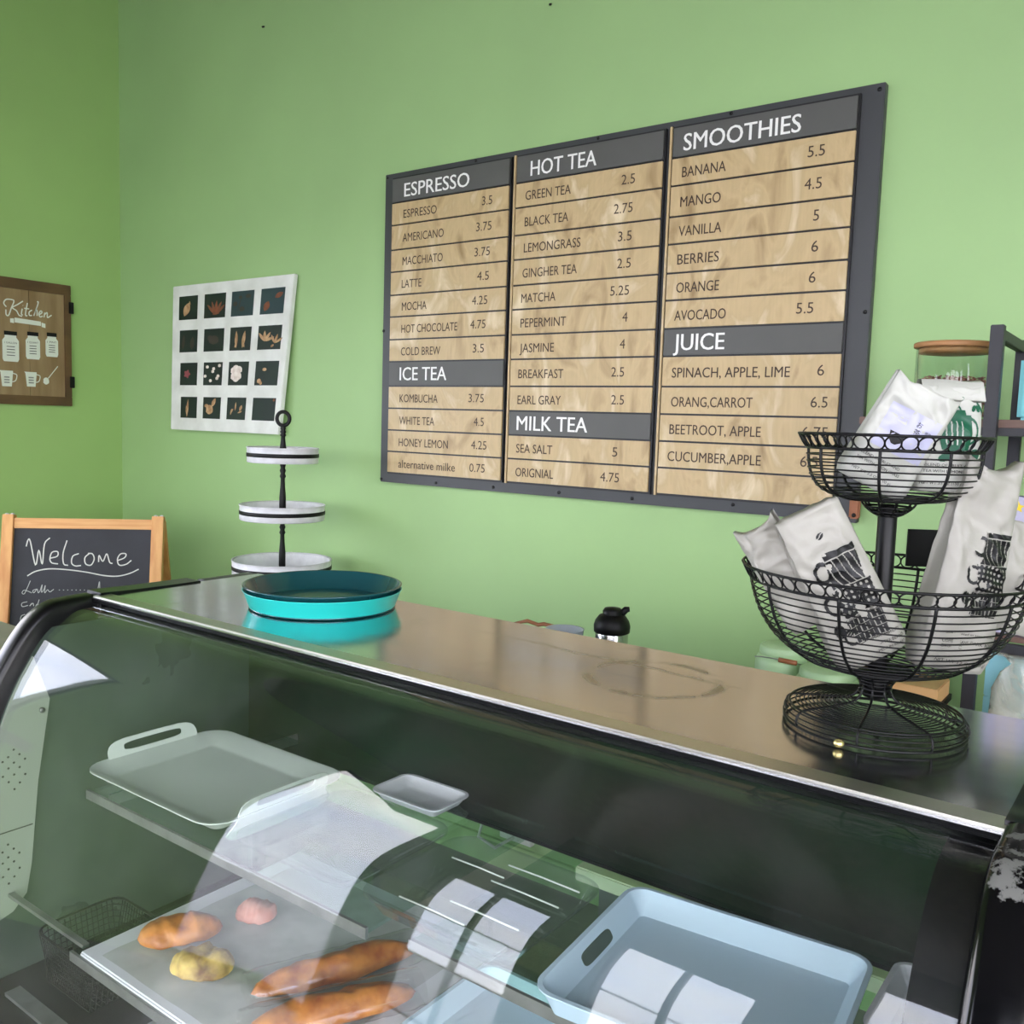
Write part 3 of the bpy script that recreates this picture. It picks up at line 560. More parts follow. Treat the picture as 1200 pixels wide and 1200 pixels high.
# ------------------------------------------------------------------ display case
X0, X1 = -1.885, -.112
case = thing('display_case', 'curved-glass bakery display case with steel top and black end frames', 'display case', ((X0 + X1) / 2, 1.1, 0))
top = MB().box(X0, X1, 1.075, 1.478, 1.196, 1.22).build('top_panel', M['steel'], case, bevel=.002)
MB().box(X0, X1, 1.036, 1.0745, 1.2125, 1.2215).build('top_trim', M['trim'], case, bevel=.0012)
MB().box(X0, X1, 1.031, 1.0355, 1.2168, 1.2195).build('trim_lip', M['chrome'], case)
MB().box(X0, X1, 1.0308, 1.0357, 1.2123, 1.2166).build('lip_gasket', M['rubber'], case)  # solid black gasket strip below the chrome lip
MB().box(X0 + .01, X1 - .01, 1.0305, 1.05, 1.2098, 1.2122).build('top_gasket', M['rubber'], case)
PR = [(1.05, 1.2088), (0.99, 1.2035), (.95, 1.188), (0.913, 1.157), (0.874, 1.10), (0.84, 1.035), (0.808, .95), (0.776, .85), (0.744, .74), (0.712, .62), (0.682, .5)]
def smooth_line(P, n=8):
    E_ = [tuple(2 * a - b for a, b in zip(P[0], P[1]))] + list(P) + [tuple(2 * a - b for a, b in zip(P[-1], P[-2]))]; o = []
    for i in range(1, len(E_) - 2):
        for k in range(n):
            t = k / n; o.append(tuple(.5 * ((2 * b) + (c - a) * t + (2 * a - 5 * b + 4 * c - e) * t * t + (3 * b - a - 3 * c + e) * t ** 3) for a, b, c, e in zip(E_[i - 1], E_[i], E_[i + 1], E_[i + 2])))
    o.append(P[-1]); return o
G = smooth_line(PR)
def offs(L, d):
    o = []
    for i, p in enumerate(L):
        a = L[max(i - 1, 0)]; b = L[min(i + 1, len(L) - 1)]; t = Vector((b[0] - a[0], b[1] - a[1])).normalized(); n = Vector((t.y, -t.x))
        if n.x > 0 and i > 5: n = -n
        if i <= 5 and n.y < 0: n = -n
        o.append((p[0] + n.x * d, p[1] + n.y * d))
    return o
def band(xa, xb, dout, din, name, m, L=G, par=case, smooth=True):
    A_, B_ = offs(L, dout), offs(L, din); n = len(L); vs = []; fs = []
    for (a, b) in zip(A_, B_): vs += [(xa, a[0], a[1]), (xb, a[0], a[1]), (xb, b[0], b[1]), (xa, b[0], b[1])]
    for i in range(n - 1):
        for k in range(4): fs.append((4 * i + k, 4 * i + (k + 1) % 4, 4 * i + 4 + (k + 1) % 4, 4 * i + 4 + k))
    fs += [(0, 3, 2, 1), (4 * n - 4, 4 * n - 3, 4 * n - 2, 4 * n - 1)]
    mb = MB(); mb.add(vs, fs, False); o = mb.build(name, m, par)
    if smooth:
        bm = bmesh.new(); bm.from_mesh(o.data); bmesh.ops.recalc_face_normals(bm, faces=bm.faces)
        for f in bm.faces: f.smooth = True
        for e in bm.edges:
            if len(e.link_faces) == 2 and e.calc_face_angle(0) > .8: e.smooth = False
        bm.to_mesh(o.data); bm.free()
    return o
XG0, XG1 = -1.872, -.126
def sheet(name, d):
    A_ = offs(G, d); n = len(A_); mb = MB(); vs = []
    for a in A_: vs += [(XG0, a[0], a[1]), (XG1, a[0], a[1])]
    mb.add(vs, [(2 * i, 2 * i + 1, 2 * i + 3, 2 * i + 2) for i in range(n - 1)], True); return mb
mb = sheet('a', 0); m2 = sheet('b', -.006); mb.add(m2.v, [tuple(reversed(f)) for f in m2.f], True)
mb.build('curved_front_glass', M['glass'], case)
# black ends: a proud rounded rim over each end of the glass
GF = [(1.20, 1.196), (1.12, 1.195)] + PR
GFs = smooth_line([(1.47, 1.1935), (1.25, 1.1935), (1.12, 1.1945), (1.05, 1.1965), (.985, 1.1945)] + PR[2:])
def rim(xa, xb, name, m, h=.028, r=.012):
    # cross-section with rounded shoulders, swept along the profile
    L = GFs; xs = []
    sec = [(xa, -.03), (xa, h - r), (xa + r * .3, h - r * .3), (xa + r, h), (xb - r, h), (xb - r * .3, h - r * .3), (xb, h - r), (xb, -.03)]
    vs = []; fs = []; n = len(L); S = len(sec)
    Os = {}
    for (x, d) in sec: Os.setdefault(d, offs(L, d))
    for i in range(n):
        for (x, d) in sec: vs.append((x, Os[d][i][0], Os[d][i][1]))
    for i in range(n - 1):
        for k in range(S): fs.append((S * i + k, S * i + (k + 1) % S, S * i + S + (k + 1) % S, S * i + S + k))
    fs += [tuple(range(S)), tuple(S * (n - 1) + k for k in range(S))[::-1]]
    o = MB().add(vs, fs, True).build(name, m, case)
    bm = bmesh.new(); bm.from_mesh(o.data); bmesh.ops.recalc_face_normals(bm, faces=bm.faces)
    for e in bm.edges:
        if len(e.link_faces) == 2 and e.calc_face_angle(0) > .9: e.smooth = False
    bm.to_mesh(o.data); bm.free(); return o
rim(-1.93, -1.874, 'end_frame', M['black_gloss'], h=.026)
rim(-.124, -.040, 'end_frame', M['scuffed'], h=.034, r=.014)
band(-.172, -.126, -.0075, -.010, 'glass_edge_strip', M['rubber'])
band(-.170, -.126, -.0105, -.06, 'inner_end_trim', M['rubber'])
def side(xa, xb, name, m, y0=None):
    """filled end wall behind the glass profile"""
    L = offs(G, -.012); pts = [(1.45, .45)] + [(1.45, 1.17)] + [p for p in L if p[1] < 1.172][::2]
    pts[-1] = (pts[-1][0], .45); n = len(pts)
    vs = [(xa, *p) for p in pts] + [(xb, *p) for p in pts]
    fs = [tuple(range(n)), tuple(range(n, 2 * n))[::-1]] + [(i, i + n, (i + 1) % n + n, (i + 1) % n) for i in range(n)]
    o = MB().add(vs, fs).build(name, m, case); bm = bmesh.new(); bm.from_mesh(o.data); bmesh.ops.recalc_face_normals(bm, faces=bm.faces); bm.to_mesh(o.data); bm.free(); return o
side(-1.885, -1.873, 'end_panel', M['end_dark']); side(-.124, -.112, 'end_panel', M['end_dark'])
# pale perforated liner at the front of the left end
pts = []
for p in [q for q in offs(G, -.014) if .60 < q[1] < 1.12][::2]: pts.append(p)
pts += [(.80, .575), (.85, .59), (.878, .62), (.889, .68), (.905, .85), (.932, 1.02)]
vs = [(-1.8725, *p) for p in pts] + [(-1.866, *p) for p in pts]; n = len(pts)
ln_ = MB().add(vs, [tuple(range(n)), tuple(range(n, 2 * n))[::-1]] + [(i, (i + 1) % n, (i + 1) % n + n, i + n) for i in range(n)])
ln_ = ln_.build('perforated_liner', M['liner'], case)
bm = bmesh.new(); bm.from_mesh(ln_.data); bmesh.ops.recalc_face_normals(bm, faces=bm.faces); bm.to_mesh(ln_.data); bm.free()
MB().box(-1.866, -1.8648, .79, .892, .762, .764).build('liner_seam', M['baseboard'], ln_)
def hole_at(y, z, r=.0022): mb = MB(); mb.tube([(-1.866, y, z), (-1.865, y, z)], r, 8); return mb
for cy, cz in ((.857, .895), (.842, .70)):
    for (i, j) in ((0, 2), (-1, 1.3), (1, 1.3), (-2, .9), (2, .6), (0, .5), (-1, 0), (1, -.2), (-2, -.8), (0, -.9), (2, -1.2), (-1, -1.6), (1, -2), (0, -2.6)):
        hole_at(cy + i * .011, cz + j * .018).build('vent_hole', M['baseboard'], ln_)
mb = MB(); mb.tube([(-1.866, .915, 1.0), (-1.862, .915, 1.0)], .006, 10); mb.build('rivet', M['zinc'], ln_)
hd = MB().box(X0 + .012, X1 - .012, 1.44, 1.455, .80, 1.19).build('rear_header', M['header'], case)
MB().box(X0 + .012, X1 - .012, 1.437, 1.4595, .797, .803).build('header_edge', M['rubber'], case)
MB().box(X0 + .012, X1 - .012, 1.05, 1.44, 1.188, 1.1945).build('case_ceiling', M['header'], case)
MB().box(X0, X1, .66, 1.47, 0, .45).build('base_cabinet', M['deck'], case, bevel=.004)
MB().box(X0 + .02, X1 - .02, .76, 1.45, .451, .458).build('interior_deck', M['deck'], case)
MB().box(-1.8, -.2, .80, .83, .459, .466).build('deck_rail', M['zinc'], case)
for x in (-1.5, -.9): MB().box(x, x + .03, .83, 1.4, .459, .466).build('deck_rail', M['zinc'], case)
for x in (X0 + .012, X1 - .03): MB().box(x, x + .018, 1.44, 1.456, .458, .797).build('rear_post', M['end_dark'], case)
# shelves: glass plates with zinc front rails on brackets
def shelf(xa, xb, y0, z, nm='shelf_plate'):
    s = MB().box(xa, xb, y0 + .006, 1.40, z - .006, z).build(nm, M['shelf_glass'], case)
    MB().box(xa, xb, y0, y0 + .0055, z - .014, z + .004).build('shelf_front_rail', M['zinc'], s)
    for x in ((xa + .03,) if xa < -1 else (xb - .04,)): MB().box(x, x + .006, y0 + .03, 1.44, z - .03, z - .0065).build('shelf_bracket', M['zinc'], s)
shelf(-1.72, -.93, .928, .86); shelf(-.862, -.14, .948, .86)
shelf(-1.57, -.14, .812, .632)
MB().box(-1.866, -1.575, .84, .852, .625, .632).build('lower_ledge', M['zinc'], case)

wt = thing('work_table', 'pale work table standing low behind the case, seen under its header', 'table', (-.35, 1.68, 0))
MB().box(-.92, .30, 1.50, 1.88, .715, .745).build('table_top', M['worktable'], wt, bevel=.003)
for x in (-.88, .22):
    for y in (1.53, 1.81): MB().box(x, x + .04, y, y + .04, 0, .715).build('leg', M['zinc'], wt)
# ------------------------------------------------------------------ trays inside the case
def rrect(x0, x1, y0, y1, r, n=5):
    o = []
    for (cx, cy, a0) in ((x1 - r, y1 - r, 0), (x0 + r, y1 - r, 90), (x0 + r, y0 + r, 180), (x1 - r, y0 + r, 270)):
        for k in range(n + 1): a = math.radians(a0 + 90 * k / n); o.append((cx + r * math.cos(a), cy + r * math.sin(a)))
    return o
def tray(name, label, x0, x1, y0, y1, z0, h, m, fl_=.02, r=.04, tabs=None, lip=.004, cat='tray', group=None, tabh=.022):
    t = thing(name, label, cat, ((x0 + x1) / 2, (y0 + y1) / 2, z0), group)
    lv = [(fl_ + .002, .0, 'o'), (.0, h, 'o'), (-lip, h, 'r'), (-lip, h + .002, 'r'), (.003, h + .002, 'i'), (fl_ + .008, .006, 'i'), (fl_ + .02, .004, 'i')]
    L = [[(x, y, z0 + z) for x, y in rrect(x0 + i, x1 - i, y0 + i, y1 - i, max(r - i, .008))] for i, z, _ in lv]
    n = len(L[0]); vs = [p for l in L for p in l]; fs = []
    for i in range(len(L) - 1):
        for k in range(n): fs.append((i * n + k, i * n + (k + 1) % n, (i + 1) * n + (k + 1) % n, (i + 1) * n + k))
    fs += [tuple(range(n))[::-1], tuple((len(L) - 1) * n + k for k in range(n))]
    o = MB().add(vs, fs, True).build('tray_body', m, t)
    bm = bmesh.new(); bm.from_mesh(o.data)
    bmesh.ops.recalc_face_normals(bm, faces=bm.faces)
    for e in bm.edges:
        if len(e.link_faces) == 2 and e.calc_face_angle(0) > .6: e.smooth = False
    bm.to_mesh(o.data); bm.free()
    for sd_ in (tabs or ()):
        ym = (y0 + y1) / 2; hw = (y1 - y0) * .38; sg = -1 if sd_ == 'L' else 1; xb = x0 if sd_ == 'L' else x1
        n = 24; O_ = []; I_ = []
        for k in range(n):
            a = 2 * PI * k / n; c, s = math.cos(a), math.sin(a)
            ex = math.copysign(abs(c) ** .35, c); ez = math.copysign(abs(s) ** .45, s)
            O_.append((ym + hw * ex * (1.0 if s < 0 else .86), h * .55 + (tabh + h * .45) * (ez if s > 0 else ez * .85)))
            I_.append((ym + hw * .56 * math.copysign(abs(c) ** .5, c), h + .005 + tabh * .38 + min(.0085, tabh * .3) * ez))
        vs = []; fs = []
        for d in (0, .003):
            for P in (O_, I_):
                for (y, z) in P: vs.append((xb + sg * (-.004 + (z - h) * .35 + d), y, z0 + z))
        for k in range(n):
            j = (k + 1) % n
            fs += [(k, j, n + j, n + k), (2 * n + k, 3 * n + k, 3 * n + j, 2 * n + j), (k, 2 * n + k, 2 * n + j, j), (n + k, n + j, 3 * n + j, 3 * n + k)]
        MB().add(vs, fs).build('tray_handle', m, t)
    return t
ZS = .8605
tray('serving_tray', 'pale grey handled tray at the left end of the upper glass shelf', -1.785, -1.345, .955, 1.285, ZS, .024, M['tray_sage'], tabs=('L', 'R'), fl_=.03, r=.05, tabh=.036)
tray('plastic_lid_tray', 'clear wavy plastic tray on the upper shelf between grey tray and clear lid', -1.30, -1.01, .955, 1.235, ZS, .026, M['clear'], fl_=.03, r=.05)
tray('plastic_box_lid', 'clear plastic food lid with pale highlight bars left of the blue tray', -.985, -.69, .955, 1.225, ZS, .03, M['clear'], fl_=.02, r=.045)
tray('serving_tray', 'blue-grey handled tray on the right half of the upper shelf', -.640, -.280, .940, 1.262, ZS, .036, M['tray_blue'], fl_=.016, r=.03)
bt = [o for o in C.objects if o.get('label', '').startswith('blue-grey handled')][0]
mb = MB(); q_ = []
for a in range(24):
    c, s_ = math.cos(2 * PI * a / 24), math.sin(2 * PI * a / 24); y = 1.10 + .045 * math.copysign(abs(c) ** .4, c); z = .019 + .008 * math.copysign(abs(s_) ** .5, s_)
    q_.append((-.640 + .003 + (.038 - z) * .021 / .032 + .0012, y, ZS + z))
mb.add(q_ + [(p[0] - .002, p[1], p[2]) for p in q_], [tuple(range(24)), tuple(range(24, 48))[::-1]] + [(k, k + 24, (k + 1) % 24 + 24, (k + 1) % 24) for k in range(24)]).build('handle_slot', M['end_dark'], bt)
bt.rotation_euler.z = math.radians(5)
tray('food_container', 'small white plastic container at the right end of the upper shelf', -.268, -.150, 1.13, 1.31, ZS, .03, M['tray_white'], fl_=.01, r=.02)
tray('small_white_tray', 'small white tray far back under the header behind the clear tray', -1.27, -1.10, 1.275, 1.385, ZS, .018, M['tray_white'], fl_=.012, r=.02)
tray('serving_tray', 'blue-grey tray on the lower shelf right of the baguettes', -.93, -.55, .93, 1.235, .633, .03, M['tray_blue'], fl_=.014, r=.03)
mb = MB().box(-1.545, -.955, .818, 1.33, .6325, .642); ls = tag(mb.build('serving_board', M['tray_white'], bevel=.003), 'white serving board under the breads on the lower shelf', 'board')
mb = MB(); nn = 26
for i in range(nn + 1):
    for j in range(nn + 1):
        x = -1.50 + .50 * i / nn; y = .835 + .46 * j / nn
        mb.v.append((x, y, .6435 + .003 * max(0, noise.noise(Vector((x * 9, y * 22, 0))))))
mb.f = [(i * (nn + 1) + j, (i + 1) * (nn + 1) + j, (i + 1) * (nn + 1) + j + 1, i * (nn + 1) + j + 1) for i in range(nn) for j in range(nn)]; mb.sm = [True] * len(mb.f)
tag(mb.build('parchment_paper', M['paper']), 'creased white parchment paper laid under the breads', 'paper')
def loaf(name, label, c, L_, W_, H_, ang, m, slashes=3, group=None, cat='bread', wrap=False, bend=0):
    t = thing(name, label, cat, c, group, (0, 0, ang)); mb = MB(); nu, nv = 26, 20; vs = []
    for i in range(nu + 1):
        u = -1 + 2 * i / nu; r = max(0, 1 - abs(u) ** 2.6) ** .5
        for k in range(nv):
            a = 2 * PI * k / nv; y = math.cos(a) * W_ * r; z = math.sin(a); z = (z if z > 0 else z * .35) * H_ * r
            f = 1 + .26 * noise.noise(Vector((u * 2.5 + c[0] * 30, math.cos(a) * 1.4, math.sin(a) * 1.4)))
            cut = 0
            if slashes and math.sin(a) > .2: cut = .16 * max(0, math.sin((u * slashes * PI) + y / W_ * 1.2)) ** 8
            vs.append((u * L_, y * f + bend * (1 - u * u), H_ * .35 + z * (f - cut)))
    fs = [(i * nv + k, (i + 1) * nv + k, (i + 1) * nv + (k + 1) % nv, i * nv + (k + 1) % nv) for i in range(nu) for k in range(nv)]
    mb.add(vs, fs, True).build('crust', m, t, local=True)
    if wrap:
        mb = MB(); vs = []
        for i in range(nu + 1):
            u = -1.06 + 2.12 * i / nu; r = (1.15 if abs(u) < .95 else 1.0)
            for k in range(nv):
                a = 2 * PI * k / nv; z = math.sin(a); f = 1 + .06 * noise.noise(Vector((u * 9, math.cos(a) * 2, z * 3)))
                vs.append((u * L_, math.cos(a) * W_ * 1.22 * f * r, .0015 + max(0, H_ * .35 + (z if z > 0 else z * .4) * H_ * 1.05 * f)))
        mb.add(vs, [(i * nv + k, (i + 1) * nv + k, (i + 1) * nv + (k + 1) % nv, i * nv + (k + 1) % nv) for i in range(nu) for k in range(nv)], True).build('cellophane_sleeve', M['wrap'], t, local=True)
    return t
ZL = .6475
loaf('bread_roll', 'shiny orange-brown bread roll, leftmost bread in the case', (-1.435, .952, ZL), .075, .040, .032, 1.0, M['bread'], 3)
loaf('bread_roll', 'pale yellow roll with dark scorched top touching the orange roll', (-1.315, .915, ZL), .056, .040, .032, .5, M['bread_pale'], 2)
loaf('round_bun', 'pink round bun behind the two rolls on the lower shelf', (-1.385, 1.085, ZL), .040, .034, .026, .4, M['bread_pink'], 4)
loaf('baguette', 'short golden baguette, upper one of the pair on the lower shelf', (-1.125, 1.055, ZL), .15, .030, .032, 1.15, M['bread'], 3, wrap=True)
loaf('baguette', 'short golden baguette, lower one of the pair nearest the glass', (-1.045, .975, ZL), .14, .032, .032, 1.08, M['bread'], 3, wrap=True)
ld = [o for o in C.objects if o.get('label', '').startswith('clear plastic food lid')][0]
for (ya_, x0_, x1_) in ((1.19, -.86, -.72), (1.15, -.95, -.84), (1.13, -.85, -.72), (1.04, -.86, -.73), (1.0, -.93, -.80)):
    MB().tube([(x0_, ya_, .885), ((x0_ + x1_) / 2, ya_, .886), (x1_, ya_, .885)], .0013, 6).build('lid_highlight', M['tray_sage'], ld)  # pale bars standing in for highlight lines on the clear lid
# black wire pastry basket behind the board
bk = thing('wire_tray_basket', 'black mesh basket behind the left corner of the bread board', 'basket', (-1.70, .98, .459))
mb = MB(); rx0, rx1, ry0, ry1 = -1.80, -1.60, .86, 1.04
mb.tube([(x, y, .57) for x, y in rrect(rx0, rx1, ry0, ry1, .03)], .003, 6, True); mb.build('rim', M['black'], bk)
mb = MB()
for i in range(18):
    x = rx0 + .02 + (rx1 - rx0 - .04) * i / 17; mb.tube([(x, ry0, .57), (x + .0, ry0 + .02, .461), (x, ry1 - .02, .461), (x, ry1, .57)], .0011, 4)
for i in range(14):
    y = ry0 + .015 + (ry1 - ry0 - .03) * i / 13; mb.tube([(rx0, y, .57), (rx0 + .02, y, .461), (rx1 - .02, y, .461), (rx1, y, .57)], .0011, 4)
for k in range(1, 9):
    z = .461 + .109 * k / 9; s_ = .02 * (1 - k / 9); mb.tube([(x, y, z) for x, y in rrect(rx0 + s_, rx1 - s_, ry0 + s_, ry1 - s_, .03)], .0011, 4, True)
o = mb.build('wire_mesh', M['black'], bk); o['kind'] = 'stuff'
# outlet low on the wall seen through the case
ot = MB().box(-1.905, -1.765, 2.572, 2.599, .125, .20).build('wall_outlet', M['outlet'], bevel=.003); tag(ot, 'white double outlet low on the green wall, seen under the case header', 'outlet')
for x in (-1.87, -1.80): mb = MB(); mb.tube([(x, 2.5715, .162), (x, 2.569, .162)], .014, 12); mb.build('socket_face', M['baseboard'], ot)
mb = MB(); mb.tube([(-1.93, 2.57, .24), (-1.94, 2.52, .20), (-1.93, 2.48, .15), (-1.87, 2.50, .12), (-1.83, 2.56, .15)], .006, 6); tag(mb.build('power_cord', M['outlet']), 'pale cord looping to the low wall outlet', 'cord')

# ------------------------------------------------------------------ round trays on the case top
def round_tray(name, label, c, R, rb, h, mo, mi, z):
    t = thing(name, label, 'tray', (c[0], c[1], z), 'round trays on the case top')
    MB().lathe([(0, 0), (rb, 0), (rb + .004, .004), (R, h), (R + .002, h + .0015)], 72, (c[0], c[1], z)).build('tray_outer', mo, t)
    MB().lathe([(R + .002, h + .0015), (R, h + .003), (R - .003, h), (rb - .002, .0055), (rb - .006, .0035), (0, .0035)], 72, (c[0], c[1], z)).build('tray_inner', mi, t)
    return t
RC = (-1.463, 1.316)
del round_tray
t = thing('round_tray', 'turquoise round tray, lower of the two stacked on the case top', 'tray', (*RC, 1.2215), 'round trays on the case top')
MB().lathe([(0, 0), (.1500, 0), (.1530, .003), (.1652, .036), (.1672, .0375), (.1652, .038), (.1635, .036), (.1515, .006), (.148, .004), (0, .004)], 80, (*RC, 1.2215)).build('tray_body', M['turq'], t)
MB().lathe([(.1505, .0), (.1512, -.0008), (.1535, .0022), (.1528, .0034)], 80, (*RC, 1.2215)).build('foot_ring', M['teal_dark'], t)
t = thing('round_tray', 'dark teal round tray nested inside the turquoise tray', 'tray', (*RC, 1.227), 'round trays on the case top')
MB().lathe([(0, 0), (.1450, 0), (.1480, .003), (.1620, .038), (.1665, .0405), (.1668, .0425), (.164, .0435), (.1605, .0415), (.1455, .006), (.142, .004), (0, .004)], 80, (*RC, 1.227)).build('tray_body', M['teal_dark'], t)

# ------------------------------------------------------------------ three-tier cake stand on the back counter
CS = (-2.792, 2.3)
cs = thing('tiered_stand', 'three-tier white tin stand with black bands and ring finial', 'stand', (*CS, .88))
for (z, R) in ((1.444, .134), (1.225, .160), (1.012, .187)):
    tn = MB().lathe([(0, 0), (R - .003, 0), (R, .003), (R, .054), (R - .003, .056), (R - .006, .053), (R - .008, .006), (0, .004)], 56, (*CS, z)).build('tin_tier', M['white_enamel'], cs)
    MB().lathe([(R + .0006, .022), (R + .0018, .023), (R + .0018, .036), (R + .0006, .037)], 56, (*CS, z)).build('black_band', M['plastic_black'], tn)
    MB().lathe([(R - .001, .055), (R + .002, .055), (R + .002, .059), (R - .001, .059)], 56, (*CS, z)).build('rolled_rim', M['white_enamel'], tn)
def baluster(z0, z1, nm='turned_post'):
    h = z1 - z0; MB().lathe([(.006, 0), (.007, .04 * h), (.013, .10 * h), (.0125, .35 * h), (.009, .55 * h), (.008, .68 * h), (.012, .72 * h), (.008, .77 * h), (.012, .82 * h), (.008, .87 * h), (.011, .92 * h), (.006, h)], 14, (*CS, z0)).build(nm, M['plastic_black'], cs)
baluster(.884, 1.02); baluster(1.024, 1.233); baluster(1.237, 1.452); baluster(1.456, 1.585)
MB().lathe([(.0, 0), (.09, 0), (.095, .004), (.03, .012), (0, .012)], 32, (*CS, .8805)).build('foot', M['plastic_black'], cs)
vd = Vector((.8, .6, 0))
MB().tube([(CS[0] + vd.x * .024 * math.cos(a), CS[1] + vd.y * .024 * math.cos(a), 1.612 + .026 * math.sin(a)) for a in [2 * PI * k / 28 for k in range(28)]], .0075, 8, True).build('ring_finial', M['plastic_black'], cs)

# ------------------------------------------------------------------ two-tier wire basket stand
BX, BY = -.323, 1.297
bs = thing('wire_basket_stand', 'black two-tier wire fruit-basket stand on the steel case top', 'basket stand', (BX, BY, 1.2215))
ring_cache = {}
def ring(parent, R, z, r=.0011, nm='wire_ring', seg=56):
    key = (round(R, 4), r)
    mb = MB(); mb.tube([(BX + R * math.cos(2 * PI * k / seg), BY + R * math.sin(2 * PI * k / seg), z) for k in range(seg)], r, 5, True)
    return mb.build(nm, M['black'], parent)
def ribs(parent, prof, n, r=.0021, off=0.2):
    mb = MB(); mb.tube([(p[0], 0, p[1] - prof[0][1]) for p in smooth_line(prof, 5)], r, 5)
    me = bpy.data.meshes.new('rib'); me.from_pydata(mb.v, [], mb.f); me.polygons.foreach_set('use_smooth', [True] * len(mb.f)); me.materials.append(M['black'])
    b = base_of(parent)
    for k in range(n):
        share('rib', me, parent, Matrix.Translation(Vector((BX, BY, prof[0][1])) - b) @ Matrix.Rotation(2 * PI * k / n + off, 4, 'Z'))
def loops(parent, R0, z0, R1, z1, n):
    w_ = 2 * PI * R0 / n * .53; mb = MB(); sl = Vector((R1 - R0, 0, z1 - z0)); c = Vector(((R0 + R1) / 2, 0, (z0 + z1) / 2))
    mb.tube([c + sl * .5 * math.sin(a) + Vector((0, w_ * math.cos(a), 0)) + Vector((.0012 * math.cos(a), 0, 0)) for a in [2 * PI * k / 16 for k in range(16)]], .0012, 5, True)
    me = bpy.data.meshes.new('rim_loop'); me.from_pydata(mb.v, [], mb.f); me.polygons.foreach_set('use_smooth', [True] * len(mb.f)); me.materials.append(M['black'])
    b = base_of(parent)
    for k in range(n): share('rim_loop', me, parent, Matrix.Translation(Vector((BX, BY, 0)) - b) @ Matrix.Rotation(2 * PI * k / n, 4, 'Z'))
def along(prof, n):
    L = smooth_line(prof, 8); d = [0]
    for i in range(1, len(L)): d.append(d[-1] + math.dist(L[i], L[i - 1]))
    o = []
    for k in range(n):
        t = d[-1] * k / (n - 1); i = max(j for j in range(len(d)) if d[j] <= t + 1e-9); i = min(i, len(L) - 2); f = (t - d[i]) / max(d[i + 1] - d[i], 1e-9)
        o.append((L[i][0] + (L[i + 1][0] - L[i][0]) * f, L[i][1] + (L[i + 1][1] - L[i][1]) * f))
    return o
def subpart(name, z):
    # each tier hangs together: first ring carries its wires
    return z
# base
bp_ = [(.118, 1.2245), (.1195, 1.232), (.117, 1.241), (.109, 1.246), (.085, 1.249), (.055, 1.252), (.032, 1.257), (.021, 1.268), (.020, 1.279), (.027, 1.290), (.036, 1.300)]
b0 = ring(bs, .118, 1.2245, .0022, 'base_ring'); ring(b0, .112, 1.2455, .0018)
for (R, z) in along(bp_[:4], 5)[1:-1]: ring(b0, R, z)
for (R, z) in along(bp_[3:7], 15)[1:]: ring(b0, R, z, .0010)
for (R, z) in along(bp_[7:], 7): ring(b0, R, z, .0016, seg=28)
ribs(b0, bp_, 8, .0018, .1)
# lower bowl
lp = [(.036, 1.300), (.07, 1.304), (.105, 1.316), (.138, 1.340), (.160, 1.370), (.1715, 1.400), (.176, 1.420)]
l0 = ring(bs, .176, 1.420, .0022, 'lower_basket', 72)
for (R, z) in along(lp, 22)[:-1]: ring(l0, R, z)
ribs(l0, lp, 10, .0022, .28); ring(l0, .1865, 1.4385, .0020, 'rim_ring', 72); loops(l0, .1765, 1.4205, .186, 1.438, 54)
MB().lathe([(0, 0), (.045, 0), (.045, .003), (0, .003)], 32, (BX, BY, 1.299)).build('bowl_floor', M['black'], l0)
# pole
MB().lathe([(.012, 0), (.0125, .004), (.0125, .222), (.010, .226)], 20, (BX, BY, 1.302)).build('pole', M['black'], bs)
MB().lathe([(.0, 0), (.016, 0), (.016, .035), (.0, .035)], 20, (BX, BY, 1.262)).build('stem_collar', M['black'], bs)
# upper bowl
upf = [(.034, 1.533), (.065, 1.536), (.090, 1.546), (.103, 1.562), (.1085, 1.582), (.110, 1.602)]
u0 = ring(bs, .110, 1.602, .0022, 'upper_basket', 64)
for (R, z) in along(upf, 14)[:-1]: ring(u0, R, z)
ribs(u0, upf, 8, .0022, .12); ring(u0, .1215, 1.6205, .0020, 'rim_ring', 64); loops(u0, .1105, 1.6025, .121, 1.620, 38)
up3 = [(.014, 1.513), (.020, 1.516), (.030, 1.524), (.036, 1.533)]
for (R, z) in along(up3, 4): ring(u0, R, z, .0016, seg=28)
ribs(u0, up3, 10, .0016); MB().lathe([(0, 0), (.05, 0), (.05, .003), (0, .003)], 32, (BX, BY, 1.5325)).build('bowl_floor', M['black'], u0)

